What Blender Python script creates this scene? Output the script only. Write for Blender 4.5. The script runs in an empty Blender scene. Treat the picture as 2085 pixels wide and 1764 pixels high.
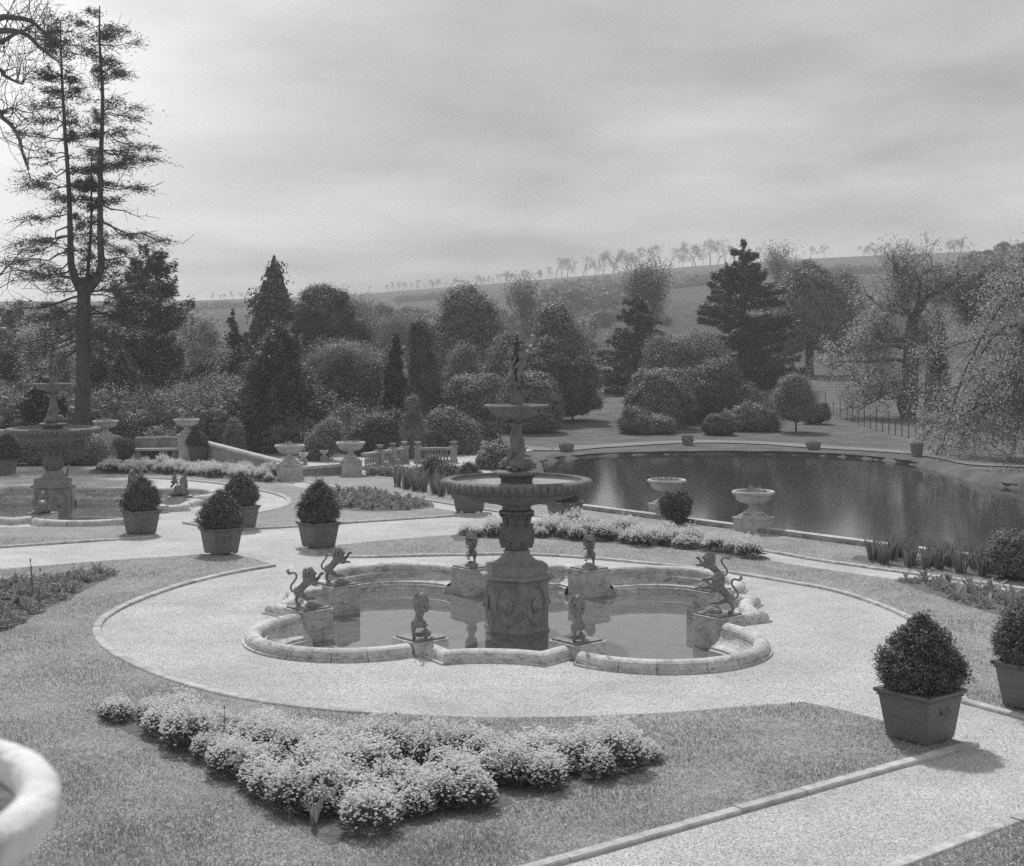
import bpy, math, random
import numpy as np
from mathutils import Vector
from mathutils.geometry import tessellate_polygon

R = math.radians
S = bpy.context.scene
COL = S.collection
# ---------------------------------------------------------------- camera
F, CX, YH, EYE = 2800.0, 1042.5, 715.0, 5.0      # focal length, centre, horizon in the 2085 x 1764 frame; eye height in metres
SUN_EL, SUN_AZ = 52.0, -13.0                       # sun in front of the camera, a little to the left
cd = bpy.data.cameras.new('camera'); cam = bpy.data.objects.new('camera', cd); COL.objects.link(cam)
cam.location = (0, 0, EYE); cam.rotation_euler = (R(90), 0, 0)
cd.sensor_width = 36; cd.lens = 36 * F / 2085; cd.shift_y = (YH - 882) / 2085
cd.clip_start = .1; cd.clip_end = 6000
cd.dof.use_dof = True; cd.dof.focus_distance = 32; cd.dof.aperture_fstop = 3.4
S.camera = cam
S.view_settings.view_transform = 'Standard'; S.view_settings.look = 'None'
S.view_settings.exposure = .34; S.view_settings.gamma = 1
S.render.engine = 'CYCLES'
S.cycles.max_bounces = 6; S.cycles.diffuse_bounces = 3; S.cycles.glossy_bounces = 3
S.cycles.transmission_bounces = 3; S.cycles.volume_bounces = 1; S.cycles.transparent_max_bounces = 8
S.cycles.use_adaptive_sampling = True
try: S.cycles.use_denoising = False
except Exception: pass
# ---------------------------------------------------------------- sky and sun
W = bpy.data.worlds.new('World'); S.world = W; W.use_nodes = True
wt = W.node_tree; wt.nodes.clear()
def wn(t, **k):
    n = wt.nodes.new(t)
    for a, b in k.items(): setattr(n, a, b)
    return n
def wl(a, b): wt.links.new(a, b)
def wmath(op, a, b=None, c=None, clamp=False):
    n = wn('ShaderNodeMath', operation=op); n.use_clamp = clamp
    for i, v in enumerate((a, b, c)):
        if v is None: continue
        if isinstance(v, (int, float)): n.inputs[i].default_value = v
        else: wl(v, n.inputs[i])
    return n.outputs[0]
sky = wn('ShaderNodeTexSky'); sky.sky_type = 'NISHITA'; sky.sun_disc = False
sky.sun_elevation = R(SUN_EL); sky.sun_rotation = R(SUN_AZ); sky.dust_density = 4; sky.altitude = 0
bw = wn('ShaderNodeRGBToBW'); wl(sky.outputs[0], bw.inputs[0])
tc = wn('ShaderNodeTexCoord')
sep = wn('ShaderNodeSeparateXYZ'); wl(tc.outputs['Generated'], sep.inputs[0])
# cloud layer: project the direction on a high ceiling so that streaks flatten towards the horizon
zz = wmath('ADD', sep.outputs[2], .10)
px_ = wmath('DIVIDE', sep.outputs[0], zz); py_ = wmath('DIVIDE', sep.outputs[1], zz)
cmb = wn('ShaderNodeCombineXYZ'); wl(px_, cmb.inputs[0]); wl(py_, cmb.inputs[1])
n1 = wn('ShaderNodeTexNoise'); n1.inputs['Scale'].default_value = .75; n1.inputs['Detail'].default_value = 5
n1.inputs['Roughness'].default_value = .5; wl(cmb.outputs[0], n1.inputs['Vector'])
n2 = wn('ShaderNodeTexNoise'); n2.inputs['Scale'].default_value = 2.2; n2.inputs['Detail'].default_value = 6; n2.inputs['Distortion'].default_value = .6
mp = wn('ShaderNodeMapping'); mp.inputs['Scale'].default_value = (1.3, 1.3, 3.6); mp.inputs['Location'].default_value = (3.1, 0, 1.7)
wl(tc.outputs['Generated'], mp.inputs[0]); wl(mp.outputs[0], n2.inputs['Vector'])
cl = wmath('ADD', wmath('MULTIPLY', wmath('SUBTRACT', n1.outputs[0], .5), 8.0), wmath('MULTIPLY', wmath('SUBTRACT', n2.outputs[0], .5), 7.0))
base = wmath('MAXIMUM', wmath('ADD', cl, 3.85), 2.5)
# light through the thin cloud around the hidden sun
def dotdir(v):
    l = math.sqrt(sum(a * a for a in v)); d = wn('ShaderNodeVectorMath', operation='DOT_PRODUCT')
    wl(tc.outputs['Generated'], d.inputs[0]); d.inputs[1].default_value = tuple(a / l for a in v); return d.outputs['Value']
g = wmath('POWER', wmath('MAXIMUM', dotdir((-.74, 1, .36)), 0.0), 20.0)
glow = wmath('MULTIPLY', g, 12.5)
mix = wmath('ADD', wmath('ADD', wmath('MULTIPLY', base, .85), wmath('MULTIPLY', wmath('MINIMUM', bw.outputs[0], 8.0), .12)), glow)
bg = wn('ShaderNodeBackground'); bg.inputs['Strength'].default_value = .1; wl(mix, bg.inputs['Color'])
wo = wn('ShaderNodeOutputWorld'); wl(bg.outputs[0], wo.inputs[0])
sd = bpy.data.lights.new('sun', 'SUN'); sd.energy = 2.6; sd.angle = R(2.5); sd.color = (1, 1, 1)
sun = bpy.data.objects.new('sun', sd); COL.objects.link(sun); sun.location = (-20, 60, 60)
_sv = Vector((math.sin(R(SUN_AZ)) * math.cos(R(SUN_EL)), math.cos(R(SUN_AZ)) * math.cos(R(SUN_EL)), math.sin(R(SUN_EL))))
sun.rotation_euler = (-_sv).to_track_quat('-Z', 'Y').to_euler()

# ---------------------------------------------------------------- helpers
def at(px, py, z=0.0):
    D = F * (EYE - z) / (py - YH); return ((px - CX) * D / F, D)
def ats(pts, z=0.0): return [at(a, b, z) for a, b in pts]
def smooth(pts, n=6):
    out = []; P = [np.array(p, float) for p in pts]; P = [2 * P[0] - P[1]] + P + [2 * P[-1] - P[-2]]
    for i in range(1, len(P) - 2):
        a, b, c, d = P[i - 1:i + 3]
        for k in range(n):
            t = k / n
            out.append(tuple(.5 * (2 * b + (c - a) * t + (2 * a - 5 * b + 4 * c - d) * t * t + (3 * b - a - 3 * c + d) * t ** 3)))
    out.append(tuple(P[-2])); return out
def inside(poly, X, Y):
    X = np.asarray(X, float); Y = np.asarray(Y, float); r = np.zeros(X.shape, bool); n = len(poly)
    for i in range(n):
        x0, y0 = poly[i]; x1, y1 = poly[(i + 1) % n]
        if y0 == y1: continue
        c = ((y0 > Y) != (y1 > Y)) & (X < (x1 - x0) * (Y - y0) / (y1 - y0) + x0); r ^= c
    return r
def polydist(poly, X, Y, closed=True):
    X = np.asarray(X, float); Y = np.asarray(Y, float); d = np.full(X.shape, 1e9); n = len(poly)
    for i in range(n if closed else n - 1):
        a = np.array(poly[i], float); b = np.array(poly[(i + 1) % n], float); e = b - a; L = max(e @ e, 1e-9)
        t = np.clip(((X - a[0]) * e[0] + (Y - a[1]) * e[1]) / L, 0, 1)
        d = np.minimum(d, np.hypot(X - a[0] - t * e[0], Y - a[1] - t * e[1]))
    return d

class G:
    """collects faces and links them as ONE mesh object"""
    def __init__(s): s.v = []; s.f = []; s.n = 0
    def add(s, v, f):
        v = np.asarray(v, float).reshape(-1, 3); s.v.append(v)
        if isinstance(f, np.ndarray): s.f.append(f + s.n)
        else:
            for q in f: s.f.append(np.array([q]) + s.n)
        s.n += len(v); return s
    def box(s, c, size, yaw=0.0, top=(1, 1)):
        a, b, h = size[0] / 2, size[1] / 2, size[2]; cy, sy = math.cos(yaw), math.sin(yaw); v = []
        for z, kx, ky in ((0, 1, 1), (h, top[0], top[1])):
            for x, y in ((-a, -b), (a, -b), (a, b), (-a, b)):
                x *= kx; y *= ky; v.append((c[0] + x * cy - y * sy, c[1] + x * sy + y * cy, c[2] + z))
        return s.add(v, np.array([(3, 2, 1, 0), (4, 5, 6, 7), (0, 1, 5, 4), (1, 2, 6, 5), (2, 3, 7, 6), (3, 0, 4, 7)]))
    def lathe(s, prof, n=24, c=(0, 0, 0), rf=None, twist=0.0):
        v = []
        for (r, z) in prof:
            for k in range(n):
                t = 2 * math.pi * k / n + twist * z; rr = r if rf is None else rf(r, z, t)
                v.append((c[0] + rr * math.cos(t), c[1] + rr * math.sin(t), c[2] + z))
        m = len(prof); i = np.arange(m - 1)[:, None] * n; k = np.arange(n)[None]; k2 = (k + 1) % n
        f = np.stack([i + k, i + k2, i + n + k2, i + n + k], -1).reshape(-1, 4)
        return s.add(v, f)
    def tubes(s, P0, P1, R0, R1, k=5):
        P0 = np.asarray(P0, float); P1 = np.asarray(P1, float); R0 = np.asarray(R0, float); R1 = np.asarray(R1, float)
        d = P1 - P0; d /= np.maximum(np.linalg.norm(d, axis=1, keepdims=True), 1e-9)
        h = np.where(np.abs(d[:, 2:3]) > .9, np.array([[1., 0, 0]]), np.array([[0, 0, 1.]]))
        u = np.cross(d, h); u /= np.linalg.norm(u, axis=1, keepdims=True); w = np.cross(d, u)
        a = 2 * np.pi * np.arange(k) / k
        ring = u[:, None] * np.cos(a)[None, :, None] + w[:, None] * np.sin(a)[None, :, None]
        v = np.concatenate([P0[:, None] + ring * R0[:, None, None], P1[:, None] + ring * R1[:, None, None]], 1)
        i = (np.arange(len(P0)) * 2 * k)[:, None]; j = np.arange(k)[None]; j2 = (j + 1) % k
        f = np.stack([i + j, i + j2, i + k + j2, i + k + j], -1).reshape(-1, 4)
        return s.add(v.reshape(-1, 3), f)
    def pipe(s, pts, rad, k=8, cap=True):
        P = np.array(pts, float); n = len(P); rad = np.broadcast_to(np.asarray(rad, float), (n,))
        T = np.gradient(P, axis=0); T /= np.maximum(np.linalg.norm(T, axis=1, keepdims=True), 1e-9)
        u = np.cross(T[0], (0, 0, 1.) if abs(T[0][2]) < .9 else (1., 0, 0)); v = []
        for i in range(n):
            u = u - T[i] * (u @ T[i]); u /= np.linalg.norm(u); w = np.cross(T[i], u)
            for j in range(k):
                a = 2 * math.pi * j / k; v.append(P[i] + rad[i] * (u * math.cos(a) + w * math.sin(a)))
        i = np.arange(n - 1)[:, None] * k; j = np.arange(k)[None]; j2 = (j + 1) % k
        s.add(v, np.stack([i + j, i + j2, i + k + j2, i + k + j], -1).reshape(-1, 4))
        if cap: s.f.append(np.array([list(range(k))[::-1]]) + s.n - len(v)); s.f.append(np.array([list(range(k))]) + s.n - k)
        return s
    def cards(s, C, N, L, Wd, T=None, rng=None):
        C = np.asarray(C, float); N = N / np.maximum(np.linalg.norm(N, axis=1, keepdims=True), 1e-9); rng = rng or np.random
        if T is None: T = rng.normal(size=C.shape)
        T = T - N * (T * N).sum(1, keepdims=True); T /= np.maximum(np.linalg.norm(T, axis=1, keepdims=True), 1e-9)
        B = np.cross(N, T); L = np.broadcast_to(L, (len(C),))[:, None]; Wd = np.broadcast_to(Wd, (len(C),))[:, None]
        v = np.stack([C - T * L, C + B * Wd, C + T * L, C - B * Wd], 1).reshape(-1, 3)
        return s.add(v, np.arange(len(v)).reshape(-1, 4))
    def ball(s, c, r, sub=2, squash=(1, 1, 1), bump=0.0, seed=0):
        v, f = ico(sub); q = v.copy()
        if bump:
            q *= (1 + bump * (np.sin(v @ (5.1, 2.3, 3.9) + seed) + np.sin(v @ (-3.3, 6.7, 2.1) + 2 * seed) + .6 * np.sin(v @ (9, -7, 8.) + seed)))[:, None]
        return s.add(q * r * np.array(squash) + np.array(c), f)
    def slab(s, poly, z0, z1):
        n = len(poly); A = sum(poly[i][0] * poly[(i + 1) % n][1] - poly[(i + 1) % n][0] * poly[i][1] for i in range(n))
        if A < 0: poly = poly[::-1]
        v = [(x, y, z1) for x, y in poly] + [(x, y, z0) for x, y in poly]
        s.add(v, [list(range(n))] + [[i, i + n, (i + 1) % n + n, (i + 1) % n] for i in range(n)])
        return s
    def flat(s, polys, z):
        tri = tessellate_polygon([[Vector((x, y, 0)) for x, y in p] for p in polys])
        v = [(x, y, z) for p in polys for x, y in p]; f = []
        for a, b, c in tri:
            A, B_, C_ = v[a], v[b], v[c]
            f.append((a, b, c) if (B_[0] - A[0]) * (C_[1] - A[1]) - (C_[0] - A[0]) * (B_[1] - A[1]) > 0 else (a, c, b))
        return s.add(v, np.array(f))
    def mesh(s, name, mat, sm=False):
        V = np.concatenate(s.v); me = bpy.data.meshes.new(name); me.vertices.add(len(V)); me.vertices.foreach_set('co', V.ravel())
        idx = np.concatenate([f.ravel() for f in s.f]); tot = np.concatenate([np.full(len(f), f.shape[1]) for f in s.f])
        st = np.concatenate([[0], np.cumsum(tot)[:-1]])
        me.loops.add(len(idx)); me.loops.foreach_set('vertex_index', idx.astype(np.int32))
        me.polygons.add(len(tot)); me.polygons.foreach_set('loop_start', st.astype(np.int32))
        me.polygons.foreach_set('loop_total', tot.astype(np.int32))
        me.polygons.foreach_set('use_smooth', np.full(len(tot), bool(sm)))
        me.update(calc_edges=True); me.validate()
        if mat: me.materials.append(mat)
        return me
    def build(s, name, mat, parent=None, sm=False, loc=None):
        return link(name, s.mesh(name, mat, sm), parent, loc)
_ico = {}
def ico(sub):
    if sub not in _ico:
        import bmesh
        b = bmesh.new(); bmesh.ops.create_icosphere(b, subdivisions=sub, radius=1)
        _ico[sub] = (np.array([v.co[:] for v in b.verts]), np.array([[v.index for v in f.verts] for f in b.faces])); b.free()
    return _ico[sub]
def link(name, me, parent=None, loc=None, rz=0.0):
    o = bpy.data.objects.new(name, me); COL.objects.link(o)
    if parent: o.parent = parent
    if loc is not None: o.location = loc
    if rz: o.rotation_euler = (0, 0, rz)
    return o
def thing(name, label, cat, loc=(0, 0, 0), rz=0.0, group=None):
    if len(label.replace(',', ' ').split()) > 16: print('LONG', label)
    o = bpy.data.objects.new(name, None); COL.objects.link(o); o.location = loc; o.rotation_euler = (0, 0, rz); o.empty_display_size = .2
    return tag(o, label, cat, group)
def tag(o, label=None, cat=None, group=None, kind=None):
    if label: o['label'] = label
    if cat: o['category'] = cat
    if group: o['group'] = group
    if kind: o['kind'] = kind
    return o
def dup(root, loc, rz=0.0, label=None, sc=None, group=None):
    r = root.copy(); COL.objects.link(r); r.location = loc; r.rotation_euler = (0, 0, rz)
    if sc is not None: r.scale = sc if isinstance(sc, tuple) else (sc,) * 3
    if label: r['label'] = label
    if group: r['group'] = group
    for ch in list(root.children):
        c = ch.copy(); COL.objects.link(c); c.parent = r
        for g_ in ch.children:
            d = g_.copy(); COL.objects.link(d); d.parent = c
    return r
def remesh(shapes, voxel, it=2, name='m', mat=None, bumps=None):
    """union of balls and chains turned into one continuous surface"""
    g_ = G()
    for sh in shapes:
        if sh[0] == 'b': g_.ball(sh[1], 1, 2, sh[2] if isinstance(sh[2], tuple) else (sh[2],) * 3)
        elif sh[0] == 'g':
            g_.add(sh[1], sh[2])
        else:
            P = [np.array(p, float) for p in sh[1]]; r = sh[2]
            for i in range(len(P) - 1):
                L = np.linalg.norm(P[i + 1] - P[i]); m = max(2, int(L / (.3 * min(r[i], r[i + 1]) + 1e-4)))
                m = min(m, 40)
                for k in range(m + 1):
                    t = k / m; g_.ball(P[i] * (1 - t) + P[i + 1] * t, r[i] * (1 - t) + r[i + 1] * t, 1)
    o = link('temp', g_.mesh('temp', None))
    m = o.modifiers.new('r', 'REMESH'); m.mode = 'VOXEL'; m.voxel_size = voxel
    if it: s_ = o.modifiers.new('s', 'SMOOTH'); s_.factor = .5; s_.iterations = it
    dg = bpy.context.evaluated_depsgraph_get(); dg.update()
    me = bpy.data.meshes.new_from_object(o.evaluated_get(dg)); me.name = name
    bpy.data.objects.remove(o, do_unlink=True)
    n = len(me.polygons); me.polygons.foreach_set('use_smooth', np.ones(n, bool)); me.materials.clear()
    if mat: me.materials.append(mat)
    return me

# ---------------------------------------------------------------- materials (the photograph is black and white: everything is a grey)
def mat(name, v=.3, lo=None, hi=None, scale=5.0, detail=4, rough=.85, spec=.3, bump=0.0, bscale=None, coarse=None, island=0.0,
        transl=0.0, streak=None, vor=None, metallic=0.0, stretch=(1, 1, 1), ctr=(.3, .7), dist=.02):
    m = bpy.data.materials.new(name); m.use_nodes = True; nt = m.node_tree; nd = nt.nodes; b = nd['Principled BSDF']
    b.inputs['Roughness'].default_value = rough; b.inputs['Specular IOR Level'].default_value = spec; b.inputs['Metallic'].default_value = metallic
    L = nt.links.new
    def M(op, a, c, clamp=False):
        n = nd.new('ShaderNodeMath'); n.operation = op; n.use_clamp = clamp
        for i, x in enumerate((a, c)):
            if isinstance(x, (int, float)): n.inputs[i].default_value = x
            else: L(x, n.inputs[i])
        return n.outputs[0]
    tc = nd.new('ShaderNodeTexCoord'); mp = nd.new('ShaderNodeMapping'); L(tc.outputs['Object'], mp.inputs[0]); mp.inputs['Scale'].default_value = stretch
    val = None
    if lo is None: lo, hi = v, v
    nz = nd.new('ShaderNodeTexNoise'); nz.inputs['Scale'].default_value = scale; nz.inputs['Detail'].default_value = detail; L(mp.outputs[0], nz.inputs['Vector'])
    nz.inputs['Roughness'].default_value = .6
    mr = nd.new('ShaderNodeMapRange'); mr.inputs[1].default_value = ctr[0]; mr.inputs[2].default_value = ctr[1]
    mr.inputs[3].default_value = lo; mr.inputs[4].default_value = hi; L(nz.outputs[0], mr.inputs[0]); val = mr.outputs[0]
    if vor:
        vo = nd.new('ShaderNodeTexVoronoi'); vo.inputs['Scale'].default_value = vor[0]; L(mp.outputs[0], vo.inputs['Vector'])
        sp = nd.new('ShaderNodeSeparateColor'); L(vo.outputs['Color'], sp.inputs[0])
        val = M('MULTIPLY', val, M('ADD', M('MULTIPLY', sp.outputs[0], vor[1]), 1 - vor[1] / 2))
    if coarse:
        for cs, ca in coarse:
            n2 = nd.new('ShaderNodeTexNoise'); n2.inputs['Scale'].default_value = cs; n2.inputs['Detail'].default_value = 3; L(tc.outputs['Object'], n2.inputs['Vector'])
            val = M('MULTIPLY', val, M('ADD', M('MULTIPLY', M('SUBTRACT', n2.outputs[0], .5), ca * 2), 1.0))
    if streak:
        n3 = nd.new('ShaderNodeTexNoise'); n3.inputs['Scale'].default_value = streak[0]; n3.inputs['Detail'].default_value = 5; n3.inputs['Distortion'].default_value = 1.2
        mp3 = nd.new('ShaderNodeMapping'); mp3.inputs['Scale'].default_value = streak[2]; L(tc.outputs['Object'], mp3.inputs[0]); L(mp3.outputs[0], n3.inputs['Vector'])
        r3 = nd.new('ShaderNodeMapRange'); r3.inputs[1].default_value = .5; r3.inputs[2].default_value = .68; r3.inputs[3].default_value = 1; r3.inputs[4].default_value = streak[1]
        L(n3.outputs[0], r3.inputs[0]); val = M('MULTIPLY', val, r3.outputs[0])
    if island:
        ge = nd.new('ShaderNodeNewGeometry'); val = M('MULTIPLY', val, M('ADD', M('MULTIPLY', ge.outputs['Random Per Island'], island * 2), 1 - island))
    cc = nd.new('ShaderNodeCombineColor'); [L(val, cc.inputs[i]) for i in range(3)]
    L(cc.outputs[0], b.inputs['Base Color'])
    if bump:
        nb = nd.new('ShaderNodeTexNoise'); nb.inputs['Scale'].default_value = bscale or scale * 2; nb.inputs['Detail'].default_value = 4; L(mp.outputs[0], nb.inputs['Vector'])
        bp = nd.new('ShaderNodeBump'); bp.inputs['Strength'].default_value = bump; bp.inputs['Distance'].default_value = dist; L(nb.outputs[0], bp.inputs['Height']); L(bp.outputs[0], b.inputs['Normal'])
    if transl:
        tr = nd.new('ShaderNodeBsdfTranslucent'); L(cc.outputs[0], tr.inputs[0]); mx = nd.new('ShaderNodeMixShader'); mx.inputs[0].default_value = transl
        L(b.outputs[0], mx.inputs[1]); L(tr.outputs[0], mx.inputs[2]); L(mx.outputs[0], nd['Material Output'].inputs[0])
    return m
def watermat(name, v, rough, bscale, bump, stretch):
    m = mat(name, v, rough=rough, spec=1.0 if v > .1 else .95, bump=bump, bscale=bscale, stretch=stretch, dist=.05, scale=3, lo=v * .8, hi=v * 1.2); return m
M_gravel = mat('gravel', lo=.40, hi=.60, scale=34, detail=6, rough=.95, spec=.1, bump=.7, bscale=70, vor=(70, .62), coarse=((.22, .22), (.6, .26), (1.6, .18), (6, .12)), ctr=(.36, .64))
M_gravel2 = mat('worn_gravel', lo=.20, hi=.28, scale=9, detail=5, rough=1, spec=.05, coarse=((.3, .2),))
M_lawn = mat('mown_lawn', lo=.19, hi=.44, scale=26, detail=7, rough=.95, spec=.08, bump=.8, bscale=70, coarse=((.3, .25), (1.7, .28), (7, .3)), ctr=(.33, .67))
M_field = mat('grass_field', lo=.05, hi=.095, scale=.7, detail=8, rough=1, spec=.05, coarse=((.012, .5), (.09, .2)), bump=.3, bscale=4)
_nt = M_field.node_tree; _b = _nt.nodes['Principled BSDF']; _l = _b.inputs['Base Color'].links[0]; _src = _l.from_socket   # park lawn near the pond is paler than the hill pasture
_tc = _nt.nodes.new('ShaderNodeTexCoord'); _sp = _nt.nodes.new('ShaderNodeSeparateXYZ'); _nt.links.new(_tc.outputs['Object'], _sp.inputs[0]); _mr = _nt.nodes.new('ShaderNodeMapRange'); _mr.inputs[1].default_value = 150; _mr.inputs[2].default_value = 190; _mr.inputs[3].default_value = 1.9; _mr.inputs[4].default_value = .95; _nt.links.new(_sp.outputs[1], _mr.inputs[0])
_vm = _nt.nodes.new('ShaderNodeVectorMath'); _vm.operation = 'SCALE'; _nt.links.new(_src, _vm.inputs[0]); _nt.links.new(_mr.outputs[0], _vm.inputs['Scale']); _nt.links.new(_vm.outputs[0], _b.inputs['Base Color'])
M_soil = mat('garden_soil', lo=.10, hi=.24, scale=14, detail=8, rough=1, spec=.05, bump=1, bscale=30, dist=.04)
M_kerb = mat('kerb_stone', lo=.32, hi=.58, scale=6, detail=7, rough=.9, spec=.2, bump=.3, bscale=40, coarse=((1.1, .2),), island=.1)
M_marble = mat('weathered_marble', lo=.42, hi=.62, scale=3.0, detail=7, rough=.7, spec=.3, bump=.25, bscale=25, streak=(5.5, .55, (1, 1, 2.4)), coarse=((1.3, .14), (5, .2), (16, .25)), island=.14)
M_terr = mat('terrace_stone', lo=.22, hi=.40, scale=4, detail=7, rough=.9, spec=.2, bump=.35, bscale=22, streak=(3, .6, (1, 1, .5)), coarse=((.9, .2),))
M_urn = mat('pale_urn_stone', lo=.40, hi=.58, scale=4, detail=6, rough=.85, spec=.2, bump=.2, bscale=25, streak=(4, .75, (1, 1, .6)))
M_found = mat('dark_sandstone', lo=.14, hi=.23, scale=5, detail=7, rough=.8, spec=.3, bump=.25, bscale=30, coarse=((1.5, .2),), streak=(5, .8, (1, 1, .4)))
M_ped = mat('grey_sandstone', lo=.24, hi=.36, scale=5, detail=7, rough=.8, spec=.3, bump=.25, bscale=30, coarse=((1.5, .2),), streak=(5, .75, (1, 1, .4)))
M_bronze = mat('weathered_bronze', lo=.11, hi=.24, scale=9, detail=5, rough=.5, spec=.5, bump=.15, bscale=40)
M_cast = mat('grey_cast_stone', lo=.15, hi=.30, scale=12, detail=6, rough=.75, spec=.3, bump=.3, bscale=60)
M_tub = mat('painted_tub_wood', lo=.13, hi=.17, scale=3, detail=5, rough=.55, spec=.35, bump=.08, bscale=20, coarse=((1.5, .2),), stretch=(1, 1, 6))
M_iron = mat('painted_iron', lo=.05, hi=.08, scale=4, rough=.6)
M_bark = mat('tree_bark', lo=.09, hi=.19, scale=8, detail=6, rough=.95, spec=.1, bump=.6, bscale=14, stretch=(1, 1, .3))
M_barkd = mat('dark_bark', lo=.06, hi=.12, scale=8, detail=6, rough=.95, spec=.1, stretch=(1, 1, .3))
def leafm(name, v, isl=.45, tr=.2, rough=.55, spec=.35): return mat(name, lo=v * .75, hi=v * 1.25, scale=1.3, detail=2, island=isl, transl=tr, rough=rough, spec=spec)
M_yew = leafm('yew_foliage', .11, .55, .15)
M_dark = leafm('dark_needles', .105, .4, .1)
M_darkc = leafm('cedar_needles', .125, .4, .12)
M_mid = leafm('mid_foliage', .20, .35)
M_gloss = leafm('glossy_leaves', .185, .42, .15, .5, .4)
M_light = leafm('young_spring_leaves', .42, .35, .5)
M_shrub = leafm('fresh_shrub_leaves', .23, .4, .3)
M_pale = leafm('pale_twig_haze', .17, .5, .3)
M_bloomleaf = leafm('bed_leaves', .15, .5, .25)
M_tulip = leafm('tulip_leaves', .26, .3, .3, .5)
M_petal = mat('white_petals', lo=.84, hi=.92, scale=8, rough=.8, spec=.1, island=.04, transl=.5)
M_water = watermat('basin_water', .15, .025, 2, .0, (1, 1, 1))
M_pond = watermat('pond_water', .035, .09, .5, .02, (1, 3, 1))
# ---------------------------------------------------------------- plan of the garden
C1 = np.array((.09, 26.57)); C2 = np.array((-14.75, 44.2)); ROT = -4.7
WATER = -.35
pond = [at(1080, 1016, .12)] + ats([(1096, 946), (1140, 937), (1200, 931), (1300, 926.5), (1450, 925), (1600, 926), (1700, 930), (1790, 937), (1850, 945), (1910, 957), (1950, 968), (1990, 981), (2040, 991), (2085, 997)], -.5)
pond = smooth(pond[1:], 4)
coping0, coping1 = at(1080, 1016, .12), at(2021, 1136, .12)
cdir = np.array(coping1) - np.array(coping0); cdir /= np.linalg.norm(cdir)
copingE = tuple(np.array(coping1) + cdir * 16)
pond_poly = [coping0] + pond + [(24, 53.5), (30, 50), (38, 42), (40, 30), (34, 14), copingE]
def prof(y):
    return np.interp(y, [0, 55, 66, 74, 80, 88, 95, 100, 110, 125, 150, 170], [-.05, -.05, -.2, -.35, -.35, -.2, .05, .2, .7, 1.4, 2.5, 3.5])
def ridge_px(u):  # skyline height in the picture as a function of direction
    return np.interp(u * F + CX, [-600, 400, 700, 1000, 1200, 1400, 1560, 1800, 2085, 2700], [618, 612, 601, 578, 561, 543, 531, 519, 508, 500])
def terr(x, y):
    x = np.asarray(x, float); y = np.asarray(y, float); z = prof(y); ys = np.maximum(y, 170.)
    Rz = 5 + (715 - ridge_px(np.clip(x / ys, -.6, .6))) * 900 / F
    t = np.clip((ys - 170) / 730, 0, 1); up = 3.5 + (Rz - 3.5) * t ** 1.12
    up = up + 1.6 * np.sin(x * .021 + y * .009) * t * (1 - t) * 2.5
    up = np.where(ys > 900, Rz - (ys - 900) * .06, up)
    return np.where(y > 170, up, z)
def h(x, y): return float(terr(x, y))
def hit(px, py):
    for D in np.concatenate([np.arange(56, 200, .5), np.arange(200, 905, 3)]):
        x = (px - CX) * D / F
        if YH + (EYE - h(x, D)) * F / D <= py: return (x, D, h(x, D))
    return (x, D, h(x, D))
ys = np.concatenate([np.arange(-12, 96, .7), np.arange(96, 200, 3), 200 * 1.045 ** np.arange(0, 38)])
xs = np.concatenate([-50 * 1.09 ** np.arange(33, 0, -1), np.arange(-50, 50, .8), 50 * 1.09 ** np.arange(1, 34)])
X, Y = np.meshgrid(xs, ys); Z = terr(X, Y)
sdp = polydist(pond_poly, X, Y) * np.where(inside(pond_poly, X, Y), -1, 1)
k = np.clip((sdp + .75) / .8, 0, 1); k = k * k * (3 - 2 * k); Z = np.where(sdp < 2, -1.2 * (1 - k) + Z * k, Z)
for c in (C1, C2):
    d = np.hypot(X - c[0], Y - c[1]); k = np.clip((d - 6.6) / .8, 0, 1); Z = Z * k - 1.1 * (1 - k)
i, j = np.meshgrid(np.arange(len(ys) - 1), np.arange(len(xs) - 1), indexing='ij'); n = len(xs)
q = np.stack([i * n + j, i * n + j + 1, (i + 1) * n + j + 1, (i + 1) * n + j], -1).reshape(-1, 4)
tag(G().add(np.stack([X, Y, Z], -1), q).build('ground', M_field, sm=True), kind='structure')
g = G(); g.add([(x, y, -.5) for x, y in [(-2, 72), (-2, 40), (12, 26), (30, 8), (48, 8), (48, 70), (20, 80)]], [list(range(7))])
tag(g.build('pond_water', M_pond), kind='structure')
# quatrefoil outline of a basin, one notch piece and one lobe piece per quarter
def pol(r, a): return np.array((r * math.cos(R(a)), r * math.sin(R(a))))
def notch(a0): return [pol(r, a0 + a) for r, a in ((4.30, -17.3), (4.55, -13.5), (4.84, -9.6), (4.70, -7.2), (4.60, -4.5), (4.56, 0), (4.60, 4.5), (4.70, 7.2), (4.84, 9.6), (4.55, 13.5), (4.30, 17.3))]
def lobe(a0):
    r, da, rho = {175: (3.9, 2.5, 1.87), 265: (4.12, -6, 1.93)}.get(round(a0), (3.9, 0, 1.87))
    P = [pol(r, a0 + 45 + da) + pol(rho, a0 + 45 + t) for t in np.linspace(-88, 88, 30)]
    return P
def outline(c, inset=0.0):
    out = []
    for kq in range(4):
        a = ROT + 90 * kq
        for p in notch(a) + lobe(a):
            L = np.linalg.norm(p); out.append(tuple(np.array(c) + p * (1 - inset / L)))
    return out
# gravel under the whole garden, pierced by the two basins
gbound = [(-60, -8), (30, -8)] + [copingE, coping0, at(1010, 950), at(1000, 925), at(740, 930), at(430, 938), at(-200, 938), (-60, 60)]
M_hole = [outline(C1, .06), outline(C2, .06)]
tag(G().flat([gbound] + M_hole, .0).build('gravel_ground', M_gravel), kind='structure')

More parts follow.
